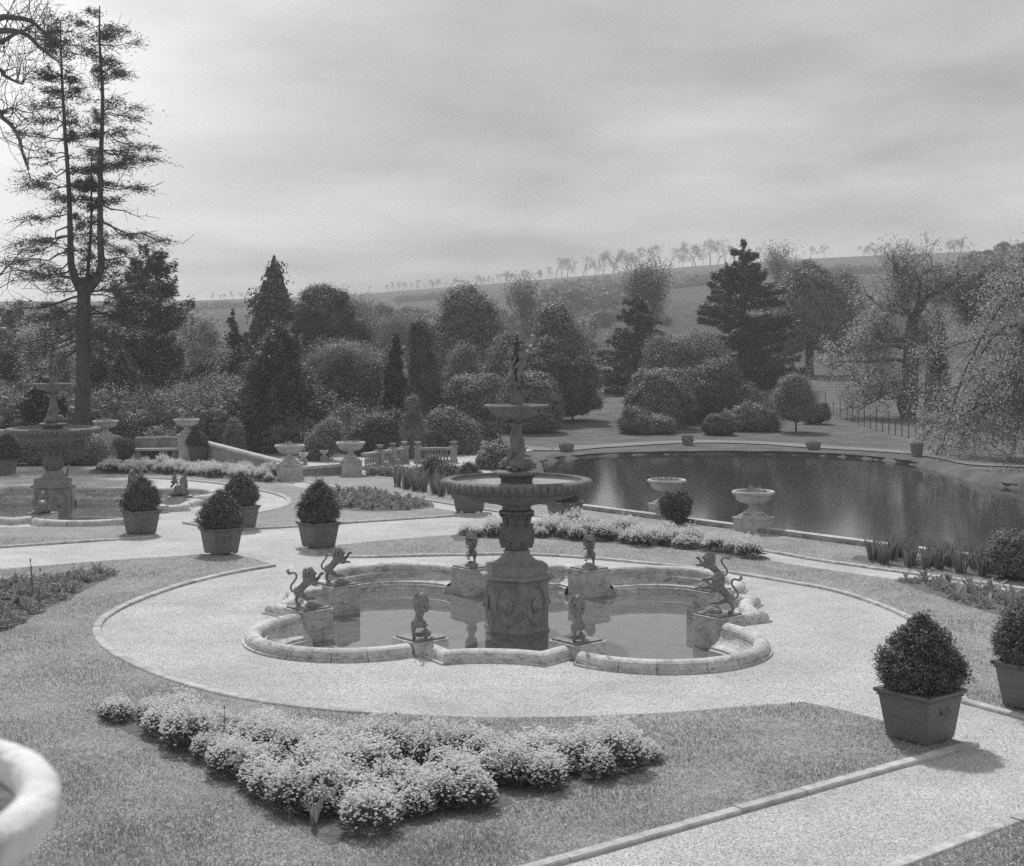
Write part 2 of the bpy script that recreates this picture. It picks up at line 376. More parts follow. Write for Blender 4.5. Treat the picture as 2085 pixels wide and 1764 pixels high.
# ---- lawns (slabs 3 cm proud of the gravel) and their kerbs
def kerb(name, pts, w=.13, z0=-.02, z1=.055, stone=.85, seed=1):
    rg = random.Random(seed); P = np.array(pts, float); seg = np.linalg.norm(np.diff(P, axis=0), axis=1); cum = np.concatenate([[0], np.cumsum(seg)]); Lt = cum[-1]
    def pos(s):
        s = min(max(s, 0), Lt - 1e-6); i_ = int(np.searchsorted(cum, s, side='right') - 1); i_ = min(i_, len(seg) - 1)
        t = (s - cum[i_]) / seg[i_]; return P[i_] * (1 - t) + P[i_ + 1] * t
    g = G(); s = 0.0
    while s < Lt - .05:
        L = min(stone * rg.uniform(.75, 1.25), Lt - s); m = 3; dz = rg.uniform(-.006, .006); jx = rg.uniform(-.008, .008); v = []
        for a in range(m + 1):
            p = pos(s + .005 + (L - .010) * a / m); t = pos(s + L * a / m + .05) - pos(s + L * a / m - .05); t /= np.linalg.norm(t) + 1e-9; nn = np.array((-t[1], t[0]))
            for o_, z in ((-w / 2, z0), (-w / 2, z1 - .015), (-w / 2 + .015, z1), (w / 2 - .015, z1), (w / 2, z1 - .015), (w / 2, z0)):
                pp = p + nn * (o_ + jx); v.append((pp[0], pp[1], z + dz))
        f = [[6 * a + b, 6 * a + b + 1, 6 * a + 7 + b, 6 * a + 6 + b] for a in range(m) for b in range(5)] + [list(range(6))[::-1], [6 * m + b for b in range(6)]]
        g.add(v, f); s += L
    return tag(g.build(name, M_kerb), kind='structure')
ZL = .032
arc1 = smooth(ats([(562, 1154), (470, 1170), (380, 1192), (300, 1219), (240, 1247), (208, 1274), (213, 1306), (255, 1341), (330, 1376), (420, 1405), (520, 1427), (640, 1444), (780, 1456), (920, 1463), (1060, 1465), (1200, 1463), (1350, 1456), (1480, 1446), (1637, 1434)]), 5)
tip = smooth(ats([(1637, 1434), (1710, 1449), (1805, 1474), (1900, 1500), (1975, 1520)]), 3)
k0, k1 = np.array(at(1975, 1520)), np.array(at(1110, 1764)); kd = (k1 - k0) / np.linalg.norm(k1 - k0); k2 = k0 + kd * 16
topl = ats([(0, 1162), (146, 1150), (275, 1140), (330, 1137.5), (414, 1131), (513, 1139), (562, 1154)])
P1 = [(-26, 31.3)] + topl + arc1[1:] + tip[1:] + [tuple(k2), (-26, -1)]
P2 = ats([(-300, 1090), (0, 1077), (120, 1074), (249, 1072.6), (300, 1080), (325, 1093), (0, 1115), (-300, 1135)])
arc2 = smooth(ats([(375, 1066), (440, 1058), (505, 1049), (545, 1042), (577, 1034), (589, 1024), (582, 1014.5), (549, 1003.5), (500, 994), (440, 985), (380, 979), (300, 974), (200, 970), (100, 968), (0, 969), (-120, 975)]), 4)
K1 = smooth(ats([(600, 977.5), (690, 995.6), (826, 1014), (914, 1027), (1012, 1043), (1125, 1056), (1260, 1075), (1412, 1096), (1521, 1116), (1653, 1140.4), (1820, 1164.5), (2085, 1201.7), (2300, 1240)]), 4)
def offs(pts, d):
    P = np.array(pts); T = np.gradient(P, axis=0); T /= np.linalg.norm(T, axis=1, keepdims=True); return [tuple(p) for p in P + np.stack([T[:, 1], -T[:, 0]], 1) * d]
K1b = offs(K1, 1.05)
if np.array(K1b)[0][1] > K1[0][1]: K1b = offs(K1, -1.05)
botk = ats([(375, 1066), (430, 1076), (498, 1080), (604, 1073.4), (800, 1060), (1000, 1047)])
cut = [p for p in K1b if p[0] < at(985, 1045)[0]]
P3 = botk + [at(990, 1044)] + cut[::-1] + ats([(598, 986), (585, 979), (566, 974), (430, 943), (380, 941), (250, 937), (0, 941), (-300, 950)]) + arc2[::-1]
arcB = smooth(ats([(607, 1119), (640, 1127), (690, 1133.5), (733, 1136), (824, 1134), (927, 1131.7), (1056, 1130.5), (1140, 1134), (1221, 1140), (1348, 1151.5), (1507, 1170.5), (1629, 1191), (1697, 1204), (1785, 1231), (1859, 1265), (1893, 1300), (1915, 1340), (1935, 1390), (1964, 1430)]), 4)
cutB = [p for p in K1b if p[0] > at(1240, 1090)[0] and p[1] > 22]
P4 = arcB + [at(2085, 1463), at(2400, 1550), (20, 20)] + cutB[::-1] + ats([(1200, 1082), (1080, 1083), (927, 1091), (868, 1095), (751, 1106), (684, 1113), (640, 1116)])
up = np.array(cdir) * .0
P5 = K1 + [tuple(np.array(copingE) + (-.3, -.3))] + [coping0] + ats([(1000, 985), (960, 985), (900, 985), (871, 983.5), (729, 968.4), (700, 968), (640, 972)])
P7a, P7b = np.array(at(2085, 1672)), np.array(at(1841, 1764)); pd = (P7b - P7a) / np.linalg.norm(P7b - P7a)
P7 = [tuple(P7a - pd * 8), tuple(P7a), tuple(P7b), tuple(P7b + pd * 10), (20, 3)]
LAWNS = [P1, P2, P3, P4, P5, P7]
for P in LAWNS: tag(G().slab(P, -.03, ZL).build('lawn', M_lawn), kind='structure')
kerb('stone_edging', offs(arc1[:62], .07), w=.15, seed=2); kerb('stone_edging', [tuple(k0 - kd * .1), tuple(k2)], w=.15, z1=.046, stone=1.2, seed=3)
kerb('stone_edging', arc1[62:], w=.05, z1=.034, seed=31)
kerb('stone_edging', ats([(325, 1094), (0, 1116), (-300, 1136)]), w=.14, seed=4)
kerb('stone_edging', botk, w=.14, seed=5); kerb('stone_edging', arc2[4:], w=.16, seed=6)
kerb('stone_edging', K1, w=.14, seed=7); kerb('stone_edging', arcB, w=.14, seed=8)
kerb('stone_edging', ats([(1964, 1431), (2085, 1464), (2400, 1551)]), w=.15, seed=9)
kerb('stone_edging', [tuple(P7a - pd * 8), tuple(P7b + pd * 6)], w=.15, seed=10)
kerb('stone_edging', ats([(600, 977.5), (640, 972), (700, 968), (729, 968.4), (871, 983.5), (900, 985)]), w=.14, seed=11)
# gravel walk in front of the left terrace and gravel apron by the balustrades
tag(G().slab(ats([(-200, 961), (45, 956), (330, 952), (330, 949), (45, 952), (-200, 956)]), 0.0, .04).build('gravel_walk', M_gravel), kind='structure')
tag(G().slab(ats([(745, 966), (860, 982), (1000, 984), (1000, 960), (1015, 962), (1040, 928), (1085, 918), (1008, 906), (985, 925), (940, 938), (840, 950)]), -.04, .036).build('gravel_apron', M_gravel), kind='structure')
# walk on the far side of the pond
far = [(x, D) for x, D in ats([(1000, 905), (1040, 910), (1087, 915.5), (1136, 917), (1190, 912), (1239, 909), (1330, 903.5), (1425, 901), (1510, 902), (1590, 905.5), (1630, 908.8), (1782, 918.5), (1883, 928), (1950, 941), (2010, 956), (2085, 960), (2250, 975)], -.35)]
far = smooth(far, 4); FA = offs(far, 1.0); FB = offs(far, -1.0)
g = G(); v = [(a[0], a[1], h(*a) + .05) for a in FA] + [(b[0], b[1], h(*b) + .05) for b in FB]; m = len(far)
g.add(v, [[i, i + m, i + m + 1, i + 1] for i in range(m - 1)]); tag(g.build('far_gravel_walk', M_gravel2, sm=True), kind='structure')
g = G(); v = []; Pb = np.array(pond); Tb = np.gradient(Pb, axis=0); Tb /= np.linalg.norm(Tb, axis=1, keepdims=True); Nb = np.stack([-Tb[:, 1], Tb[:, 0]], 1)
rg = random.Random(15)
if (Nb[len(Nb) // 2] @ (0, 1)) < 0: Nb = -Nb
for i in range(len(Pb)):
    j_ = rg.uniform(-.06, .06); a_ = Pb[i] + Nb[i] * (j_ + .05); b_ = Pb[i] + Nb[i] * (j_ - .03); c_ = Pb[i] + Nb[i] * 1.3; zt = -.33 + rg.uniform(-.02, .02)
    v += [(a_[0], a_[1], -.75), (a_[0], a_[1], zt - .05), (b_[0], b_[1], zt), (c_[0], c_[1], min(h(*c_), -.3) + .01)]
m = len(Pb); g.add(v, [[4 * i + j, 4 * i + 4 + j, 4 * i + 5 + j, 4 * i + 1 + j] for i in range(m - 1) for j in range(3)]); tag(g.build('pond_bank', M_field), kind='structure')
# irregular stones along the far bank
rg = random.Random(5); g = G()
for i in range(len(pond) - 1):
    a, b = np.array(pond[i]), np.array(pond[i + 1]); L = np.linalg.norm(b - a)
    for t in np.arange(0, L, .55):
        p = a + (b - a) * t / L
        if rg.random() < .4: g.box((p[0] + rg.uniform(-.1, .1), p[1] + rg.uniform(-.05, .25), -.56), (rg.uniform(.2, .6), .3, rg.uniform(.06, .10)), math.atan2(b[1] - a[1], b[0] - a[0]) + rg.uniform(-.15, .15), (.85, .8))
tag(g.build('pond_edge_stones', M_kerb), kind='structure')

# ---------------------------------------------------------------- basins
rimprof = [(.02, -.06), (.02, .035), (-.015, .04), (-.035, .055)] + [(-.165 + .145 * math.cos(R(a)), .075 + .125 * math.sin(R(a))) for a in np.linspace(-20, 200, 12)] + \
          [(-.315, .03), (-.33, -.02), (-.37, -.08), (-.44, -.135), (-.53, -.165), (-.555, -.175), (-.56, -.215), (-.60, -.225), (-.61, -.30), (-.64, -.36), (-.66, -.6)]
def sweep(g, pts, prof):
    P = np.array(pts); n = len(P); v = []
    for i in range(n):
        a = P[i] - P[max(i - 1, 0)] if i else P[1] - P[0]; b = P[min(i + 1, n - 1)] - P[i] if i < n - 1 else a
        a = a / np.linalg.norm(a); b = b / np.linalg.norm(b); na, nb = np.array((a[1], -a[0])), np.array((b[1], -b[0])); m = na + nb; m /= np.linalg.norm(m); k = min(1 / max(m @ na, .5), 1.5)
        for o_, z in prof: v.append((*(P[i] + m * o_ * k), z))
    q = len(prof); g.add(v, [[i * q + j, (i + 1) * q + j, (i + 1) * q + j + 1, i * q + j + 1] for i in range(n - 1) for j in range(q - 1)])
def split(pts, k):   # separate stones with fine joints
    out = []; n = len(pts); st = [round(i * (n - 1) / k) for i in range(k + 1)]
    for a, b in zip(st, st[1:]):
        seg = [np.array(p, float) for p in pts[a:b + 1]]; seg[0] = seg[0] + (seg[1] - seg[0]) * min(.5, .012 / np.linalg.norm(seg[1] - seg[0])); out.append(seg)
    return out
def ped_pos(k):
    a = ROT + 90 * (k // 2) + (19 if k % 2 == 0 else -19); return pol(4.0, a), a
def basin(c, label, z0=0.0):
    b = thing('fountain_basin', label, 'fountain basin', (c[0], c[1], 0))
    for kq in range(4):
        a = ROT + 90 * kq
        for nm, pts, ks in (('rim', notch(a), 4), ('lobe_rim', lobe(a), 8)):
            g = G()
            if nm == 'rim':
                sweep(g, notch(a), rimprof)
            else:
                for seg in split(pts, ks): sweep(g, seg, rimprof)
            g.build('basin_rim', M_marble, b, sm=False)
            # backing so no light leaks through the joints
    g = G(); 
    for p in [outline((0, 0), .12)]: g.add([(x, y, WATER) for x, y in p], [list(range(len(p)))])
    g.build('basin_water', M_water, b)
    g = G(); O_ = outline((0, 0), .30); I_ = outline((0, 0), .42); m_ = len(O_); g.add([(x, y, -.6) for x, y in I_] + [(x, y, .0) for x, y in I_] + [(x, y, .0) for x, y in O_], [[i, (i + 1) % m_, (i + 1) % m_ + m_, i + m_] for i in range(m_)] + [[i + m_, (i + 1) % m_ + m_, (i + 1) % m_ + 2 * m_, i + 2 * m_] for i in range(m_)]); g.build('basin_wall', M_marble, b)
    for kp in range(8):
        p, a = ped_pos(kp); g = G()
        g.box((p[0], p[1], -.6), (.66, .66, .80), R(a_ped)); g.box((p[0], p[1], .2), (.68, .68, .022), R(a_ped)); pb = pol(4.30, a); g.box((pb[0], pb[1], -.6), (.42, 1.22, .39), R(a))
        g.build('statue_plinth', M_marble, b)
    return b
a_ped = ROT + 45
basin(C1, 'pale marble quatrefoil basin with eight lion plinths in the foreground circle')
basin(C2, 'pale stone quatrefoil basin guarded by winged dragons, farther off at the left')
# ---------------------------------------------------------------- the tall fountain
def fountain():
    t = thing('tiered_fountain', 'tall three tiered grey stone fountain rising from the near basin', 'fountain', (C1[0], C1[1], 0), 0, 'tiered stone fountains')
    HA = -78.5
    def hexg(g, r, z0, z1, r1=None):
        r1 = r1 or r; v = [(r * math.cos(R(HA + 60 * k)), r * math.sin(R(HA + 60 * k)), z0) for k in range(6)] + [(r1 * math.cos(R(HA + 60 * k)), r1 * math.sin(R(HA + 60 * k)), z1) for k in range(6)]
        g.add(v, [[0, 5, 4, 3, 2, 1][::1], [6, 7, 8, 9, 10, 11]] + [[k, (k + 1) % 6, 6 + (k + 1) % 6, 6 + k] for k in range(6)])
    g = G(); hexg(g, .70, -.75, -.36); hexg(g, .665, -.36, -.29, .66); hexg(g, .64, -.29, .60)
    hexg(g, .655, .60, .63, .69); hexg(g, .70, .63, .66, .76); hexg(g, .765, .66, .70, .765)
    hexg(g, .755, .70, .715, .70); hexg(g, .635, .715, .905, .635)
    ped = g.build('pedestal', M_ped, t)
    msk = lion_mask()
    for k in range(6):
        a = HA + 30 + 60 * k; ap = .64 * math.cos(R(30)); ca, sa = math.cos(R(a)), math.sin(R(a)); ct = (ap * ca, ap * sa, .16)
        def ring(rw, rh, rr, g, off=0.0):
            pts = [(ct[0] + off * ca - sa * rw * math.cos(q), ct[1] + off * sa + ca * rw * math.cos(q), ct[2] + rh * math.sin(q)) for q in np.linspace(0, 2 * math.pi, 37)]
            g.pipe(pts, rr, 6, cap=False)
        g = G(); ring(.235, .375, .018, g, .004); ring(.205, .345, .011, g, .003)
        md = g.build('medallion', M_ped, t, sm=True)
        o = link('lion_mask', msk, md, (ct[0] + .01 * ca, ct[1] + .01 * sa, .17)); o.rotation_euler = (0, 0, R(a))
    g = G(); g.lathe([(.45, .905), (.45, .925), (.425, .94), (.385, .96), (.325, 1.01), (.27, 1.07), (.245, 1.12), (.26, 1.135), (.26, 1.15), (.22, 1.17)], 40)
    g.build('foot', M_ped, t, sm=True)
    # acanthus baluster: swelling body with eight leaves
    def body(z):
        return np.interp(z, [1.14, 1.2, 1.3, 1.42, 1.58, 1.70, 1.78, 1.86, 1.92], [.20, .26, .30, .305, .27, .255, .265, .30, .28])
    g = G(); zs = np.linspace(1.14, 1.92, 36)
    g.lathe([(float(body(z)) * .85, z) for z in zs], 96, rf=lambda r, z, q: r * (1 + .02 * math.sin(16 * q)))
    g.lathe([(.26, 1.87), (.335, 1.885), (.345, 1.90), (.33, 1.92), (.27, 1.93)], 40)
    bal = g.build('baluster', M_found, t, sm=True)
    for k in range(16):   # lower row of leaves and an upper row between them
        up = k % 2; a0 = 2 * math.pi * (k / 16); z0, z1 = (1.2, 1.70) if not up else (1.34, 1.90); v = []; nz, nw = 14, 7
        for i in range(nz + 1):
            u = i / nz; z = z0 + (z1 - z0) * u; wd = .10 * math.sin(math.pi * min(1, .18 + u * .82)) ** .7 * (1 + .22 * math.sin(u * 38)); rr = float(body(z)) * .95 + .03 + .05 * max(0, u - .78) / .22
            zz_ = z - .05 * max(0, u - .9) * 6
            for j in range(nw):
                s_ = (j / (nw - 1) - .5) * 2; aa = a0 + s_ * wd / rr; r2 = rr - .025 * s_ * s_ + .010 * math.cos(s_ * 9) + (.012 if abs(s_) < .1 else 0); v.append((r2 * math.cos(aa), r2 * math.sin(aa), zz_))
        g = G(); g.add(v, [[i * nw + j, i * nw + j + 1, (i + 1) * nw + j + 1, (i + 1) * nw + j] for i in range(nz) for j in range(nw - 1)])
        g.build('acanthus_leaf', M_found, bal, sm=True)
    # large bowl: gadrooned rim, beaded band, leafy underside
    g = G(); n = 288
    g.lathe([(.20, 1.93), (.27, 1.94), (.285, 1.97), (.265, 2.0), (.33, 2.03), (.42, 2.055)], 48)
    def leafy(r, z, q): return r * (1 + .045 * (abs(math.sin(12 * q + z * 14)) - .5) * (1 if .5 < r < 1.16 else 0))
    g.lathe([(.42, 2.055), (.62, 2.09), (.85, 2.15), (1.05, 2.21), (1.15, 2.245), (1.17, 2.255)], n, rf=leafy)
    g.lathe([(1.17, 2.255), (1.20, 2.26), (1.215, 2.28), (1.19, 2.295), (1.185, 2.37), (1.215, 2.385), (1.25, 2.40), (1.30, 2.405)], n, rf=lambda r, z, q: r * (1 + (.008 * math.cos(72 * q) if 2.25 < z < 2.29 or 2.38 < z < 2.40 else 0)))
    g.lathe([(1.30, 2.405), (1.36, 2.405), (1.40, 2.42), (1.425, 2.455), (1.415, 2.49), (1.375, 2.525), (1.33, 2.54), (1.30, 2.545)], n,
            rf=lambda r, z, q: r * (1 + .035 * (abs(math.cos(29 * q + (r - 1.3) * 3)) ** .6 - .6) * min(1, (r - 1.29) * 14)))
    g.lathe([(1.30, 2.545), (1.275, 2.54), (1.265, 2.50), (1.24, 2.44), (1.0, 2.35), (.3, 2.3), (0.001, 2.3)], 96)
    for k in range(62):
        a = 2 * math.pi * k / 62; v_, f_ = ico(2); q_ = v_ * (.068, .060, .072); ca_, sa_ = math.cos(a), math.sin(a); g.add(np.stack([(1.418 + q_[:, 0]) * ca_ - q_[:, 1] * sa_, (1.418 + q_[:, 0]) * sa_ + q_[:, 1] * ca_, 2.462 + q_[:, 2] - q_[:, 0] * .25], 1), f_)
    bowl = g.build('large_bowl', M_found, t, sm=True)
    g = G(); g.lathe([(1.262, 2.487), (.2, 2.487)], 72); g.build('bowl_water', M_water, bowl)
    g = G(); g.lathe([(.30, 2.36), (.305, 2.52), (.33, 2.55), (.345, 2.585), (.36, 2.60)], 48)
    g.lathe([(.36, 2.60), (.41, 2.60), (.43, 2.63), (.42, 2.665), (.39, 2.69), (.34, 2.70), (0.001, 2.70)], 144, rf=lambda r, z, q: r * (1 + .05 * (abs(math.cos(11 * q)) ** .6 - .5) * min(1, max(0, (r - .35) * 14))))
    for k in range(24):
        a = 2 * math.pi * k / 24; v_, f_ = ico(2); q_ = v_ * (.035, .045, .038); ca_, sa_ = math.cos(a), math.sin(a); g.add(np.stack([(.408 + q_[:, 0]) * ca_ - q_[:, 1] * sa_, (.408 + q_[:, 0]) * sa_ + q_[:, 1] * ca_, 2.645 + q_[:, 2]], 1), f_)
    g.build('beaded_collar', M_found, t, sm=True)
    link('twisted_dolphins', dolphins(), t)
    g = G(); g.lathe([(.1, 3.62), (.16, 3.67), (.24, 3.70), (.34, 3.74), (.43, 3.775), (.475, 3.79), (.48, 3.81), (.50, 3.82), (.53, 3.88), (.545, 3.90)], 96, rf=lambda r, z, q: r * (1 + (.012 * abs(math.sin(14 * q)) if r < .47 else 0)))
    g.lathe([(.545, 3.90), (.59, 3.905), (.62, 3.925), (.625, 3.945), (.60, 3.965), (.56, 3.97)], 192, rf=lambda r, z, q: r * (1 + .05 * (abs(math.cos(22 * q)) ** .6 - .6) * min(1, max(0, (r - .54) * 20))))
    g.lathe([(.56, 3.97), (.545, 3.955), (.50, 3.91), (.2, 3.90), (0.001, 3.90)], 48)
    for k in range(8):
        a = math.pi * 2 * (k + .3) / 8; g.ball((.515 * math.cos(a), .515 * math.sin(a), 3.845), .05, 1, (.6, .9, 1.0))
    for k in range(46):
        a = 2 * math.pi * k / 46; v_, f_ = ico(1); q_ = v_ * (.032, .034, .03); ca_, sa_ = math.cos(a), math.sin(a); g.add(np.stack([(.605 + q_[:, 0]) * ca_ - q_[:, 1] * sa_, (.605 + q_[:, 0]) * sa_ + q_[:, 1] * ca_, 3.938 + q_[:, 2]], 1), f_)
    ub = g.build('small_bowl', M_found, t, sm=True)
    g = G(); g.lathe([(.555, 3.948), (.05, 3.948)], 48); g.build('bowl_water', M_water, ub)
    st = link('cherub_group', cherubs(), t)
    g = G(); g.lathe([(.034, 4.3), (.034, 4.92), (.055, 4.93), (.055, 4.96), (.036, 4.98), (.04, 5.0), (.07, 5.01), (.075, 5.035), (.05, 5.05), (.045, 5.08), (.06, 5.12), (.105, 5.145), (.108, 5.18), (.05, 5.19), (.034, 5.20), (.03, 5.32), (0.001, 5.325)], 20)
    g.build('water_spout', M_iron, t, sm=True)
    return t
def lion_mask():
    s = [('b', (.03, 0, 0), (.05, .075, .09)), ('b', (.075, 0, -.02), (.04, .04, .04)), ('b', (.10, 0, -.035), (.03, .032, .022)), ('b', (.07, 0, -.07), (.03, .03, .018)), ('b', (.085, 0, .01), (.02, .016, .04))]
    for i in range(14):
        a = 2 * math.pi * i / 14; s.append(('b', (.02, .095 * math.sin(a), .115 * math.cos(a)), (.03, .03, .035)))
    for i in range(10):
        a = 2 * math.pi * (i + .5) / 10; s.append(('b', (.045, .07 * math.sin(a), .085 * math.cos(a) + .005), (.025, .022, .025)))
    for q in (-1, 1): s += [('b', (.075, .035 * q, .035), (.02, .02, .014)), ('b', (.05, .055 * q, .07), (.02, .018, .02))]
    return remesh(s, .008, 1, 'lion_mask', M_ped)
def dolphins():
    s = []
    for k in range(3):
        a0 = R(-95 + 120 * k); P = []; Rr = []
        for i in range(26):
            u = i / 25; a = a0 + u * R(200); z = 2.76 + u * .84
            W_ = float(np.interp(u, [0, .12, .3, .5, .75, 1], [.33, .25, .20, .18, .145, .115])); rad = .44 * W_; P.append((rad * math.cos(a), rad * math.sin(a), z)); Rr.append(.50 * W_)
        s.append(('c', P, Rr))
        c, sn = math.cos(a0), math.sin(a0)
        s += [('b', (.22 * c, .22 * sn, 2.83), (.125, .125, .12)), ('b', (.31 * c, .31 * sn, 2.79), (.085, .085, .06)), ('b', (.385 * c, .385 * sn, 2.805), (.05, .05, .032)), ('b', (.38 * c, .38 * sn, 2.735), (.055, .055, .024))]
        for q in (-1, 1): s.append(('b', (.30 * c - q * .065 * sn, .30 * sn + q * .065 * c, 2.84), .026)); s.append(('b', (.27 * c - q * .12 * sn, .27 * sn + q * .12 * c, 2.76), (.06, .06, .03)))
        # side fin and tail flukes under the small bowl
        a = a0 + R(120); s.append(('c', [(.15 * math.cos(a), .15 * math.sin(a), 3.05), (.225 * math.cos(a), .225 * math.sin(a), 3.14)], [.04, .012]))
        a = a0 + R(200); c, sn = math.cos(a), math.sin(a)
        for q in (-1, 0, 1):
            b = a + q * .35; s.append(('c', [(.05 * c, .05 * sn, 3.57), (.17 * math.cos(b), .17 * math.sin(b), 3.62), (.30 * math.cos(b), .30 * math.sin(b), 3.625 - .01 * abs(q))], [.05, .035, .022]))
    return remesh(s, .012, 1, 'twisted_dolphins', M_found)
def cherubs():
    s = []
    # reeds and leaves rising from the bowl
    rg = random.Random(3)
    for k in range(16):
        a = 2 * math.pi * k / 16 + rg.uniform(-.1, .1); r0 = .09; r1 = rg.uniform(.10, .20); zt = rg.uniform(4.22, 4.45)
        s.append(('c', [(r0 * math.cos(a), r0 * math.sin(a), 3.93), (.10 * math.cos(a + .1), .10 * math.sin(a + .1), 4.15), (r1 * math.cos(a + .25), r1 * math.sin(a + .25), zt)], [.035, .028, .010]))
    s.append(('c', [(0, 0, 3.92), (0, 0, 4.33)], [.08, .085]))
    for k in range(3):
        a = R(-48 + 120 * k); c, sn = math.cos(a), math.sin(a)
        def p(r, t, z): return (r * c - t * sn, r * sn + t * c, z)
        s += [('c', [p(.09, -.03, 4.34), p(.12, -.045, 4.45), p(.085, -.035, 4.57)], [.028, .034, .045]), ('b', p(.12, -.04, 4.34), (.045, .04, .022)),
              ('c', [p(.11, .06, 4.36), p(.15, .065, 4.46), p(.10, .04, 4.57)], [.028, .034, .045]), ('b', p(.14, .07, 4.35), (.045, .04, .022)),
              ('c', [p(.09, 0, 4.57), p(.105, 0, 4.66), p(.09, 0, 4.76)], [.062, .062, .058]), ('c', [p(.09, 0, 4.78), p(.11, .01, 4.84)], [.03, .03]),
              ('b', p(.125, .01, 4.90), (.062, .062, .07)), ('b', p(.18, .015, 4.885), (.018, .018, .016)),
              ('c', [p(.085, .06, 4.77), p(.06, .10, 4.83), p(.01, .03, 4.91)], [.028, .024, .02]), ('b', p(.01, .02, 4.93), .027),
              ('c', [p(.085, -.06, 4.76), p(.10, -.10, 4.68), p(.03, -.06, 4.70)], [.028, .024, .02])]
        for i in range(9):
            b = i * 2.4; s.append(('b', p(.115 + .045 * math.cos(b) - .01, .01 + .05 * math.sin(b), 4.935 + .02 * (i % 3)), .022))
    return remesh(s, .0085, 1, 'cherub_group', M_found)
ft = fountain()
dup(ft, (C2[0], C2[1], 0), 0, 'tall three tiered grey stone fountain in the farther basin at the left edge')
# ---------------------------------------------------------------- lion and dragon statues
def lion():
    s = [('c', [(-.19, 0, .28), (-.10, 0, .37), (0, 0, .47), (.02, 0, .56)], [.088, .080, .098, .10]), ('b', (-.195, 0, .27), (.10, .10, .10)),
         ('b', (.045, 0, .64), (.075, .066, .072)), ('b', (.115, 0, .615), (.05, .04, .032)), ('b', (.105, 0, .578), (.040, .032, .014)), ('b', (.145, 0, .622), (.016, .018, .012))]
    s += [('c', [(-.20, .06, .25), (-.24, .065, .16), (-.262, .065, .10), (-.24, .065, .04)], [.075, .045, .031, .030]), ('b', (-.21, .065, .028), (.06, .034, .024))]
    s += [('c', [(-.18, -.06, .25), (-.06, -.07, .20), (-.02, -.065, .165), (.09, -.06, .165)], [.075, .054, .036, .030]), ('b', (.12, -.06, .162), (.055, .034, .024))]
    s += [('c', [(.02, .08, .50), (.10, .085, .46), (.175, .08, .53), (.21, .075, .585)], [.062, .045, .034, .031]), ('b', (.235, .075, .605), (.042, .034, .032)),
          ('c', [(.02, -.08, .49), (.12, -.08, .44), (.20, -.075, .45)], [.062, .045, .034]), ('b', (.25, -.075, .445), (.046, .036, .027))]
    for q, P in ((.075, (.262, .075, .62)), (-.075, (.285, -.075, .44))):
        for i in (-1, 0, 1): s.append(('b', (P[0], P[1] + i * .021, P[2]), .015))
    for qq in (-1, 1): s += [('b', (.035, .055 * qq, .70), (.018, .016, .024)), ('b', (.10, .03 * qq, .65), (.018, .013, .014))]
    rg = random.Random(4)
    for i in range(190):   # mane locks
        a = rg.uniform(0, 2 * math.pi); u = rg.random(); cx = .01 + .04 * (u - .5); cz = .69 - .27 * u; rr = .082 + .04 * math.sin(u * 3)
        x = cx + rr * math.cos(a) * .85; y = rr * math.sin(a)
        if x > .10 and u < .6: continue
        s.append(('b', (x, y, cz + rg.uniform(-.01, .01)), (.022, .022, rg.uniform(.024, .04))))
    s.append(('c', smooth([(-.25, 0, .27), (-.315, 0, .27), (-.345, 0, .35), (-.30, 0, .43), (-.245, 0, .50), (-.235, 0, .575), (-.285, 0, .615), (-.345, 0, .60), (-.375, 0, .60)], 3), [.023] * 25))
    s += [('c', [(-.375, 0, .60), (-.405, 0, .635), (-.395, 0, .68)], [.034, .032, .010]), ('c', [(-.385, 0, .60), (-.42, 0, .615)], [.022, .008])]
    me = remesh(s, .0075, 1, 'lion_statue', M_cast)
    return me
def lion_rock():
    v = []; rg = random.Random(8); g = G()
    for i in range(7):
        g.ball((.02 + i * .035, rg.uniform(-.06, .06), .02), 1, 1, (.09, .10, .05 + .075 * math.sin(math.pi * (i + .8) / 7.6)), .06, i)
    g.ball((.10, 0, .04), 1, 2, (.17, .15, .105), .05, 3)
    return g
lion_me = lion(); LS = []
lg = ['small lion statue rearing on the near left plinth nearest the flower bed, seen from behind', 'lion statue rearing on the near plinth right of the fountain pedestal, seen from behind',
      'rearing lion on a left plinth of the basin, nearer of the left pair', 'rearing lion on the far left plinth, behind the nearer left lion',
      'dark rearing lion facing the camera on the back plinth left of the fountain column', 'dark rearing lion facing the camera on the back plinth right of the fountain column',
      'rearing lion on the right side of the basin, the farther of the right pair', 'rearing lion on the right side of the basin, the nearer of the right pair']
lab = {}   # plinth index -> label
order = {6: lg[1], 7: lg[0], 5: lg[2], 4: lg[2], 3: lg[3]}
def lion_label(p):
    x, y = p
    if y < -3: return lg[0] if x < 0 else lg[1]
    if y > 3: return lg[4] if x < 0 else lg[5]
    if x < 0: return lg[2] if y < 0 else lg[3]
    return lg[7] if y < 0 else lg[6]
lion0 = None
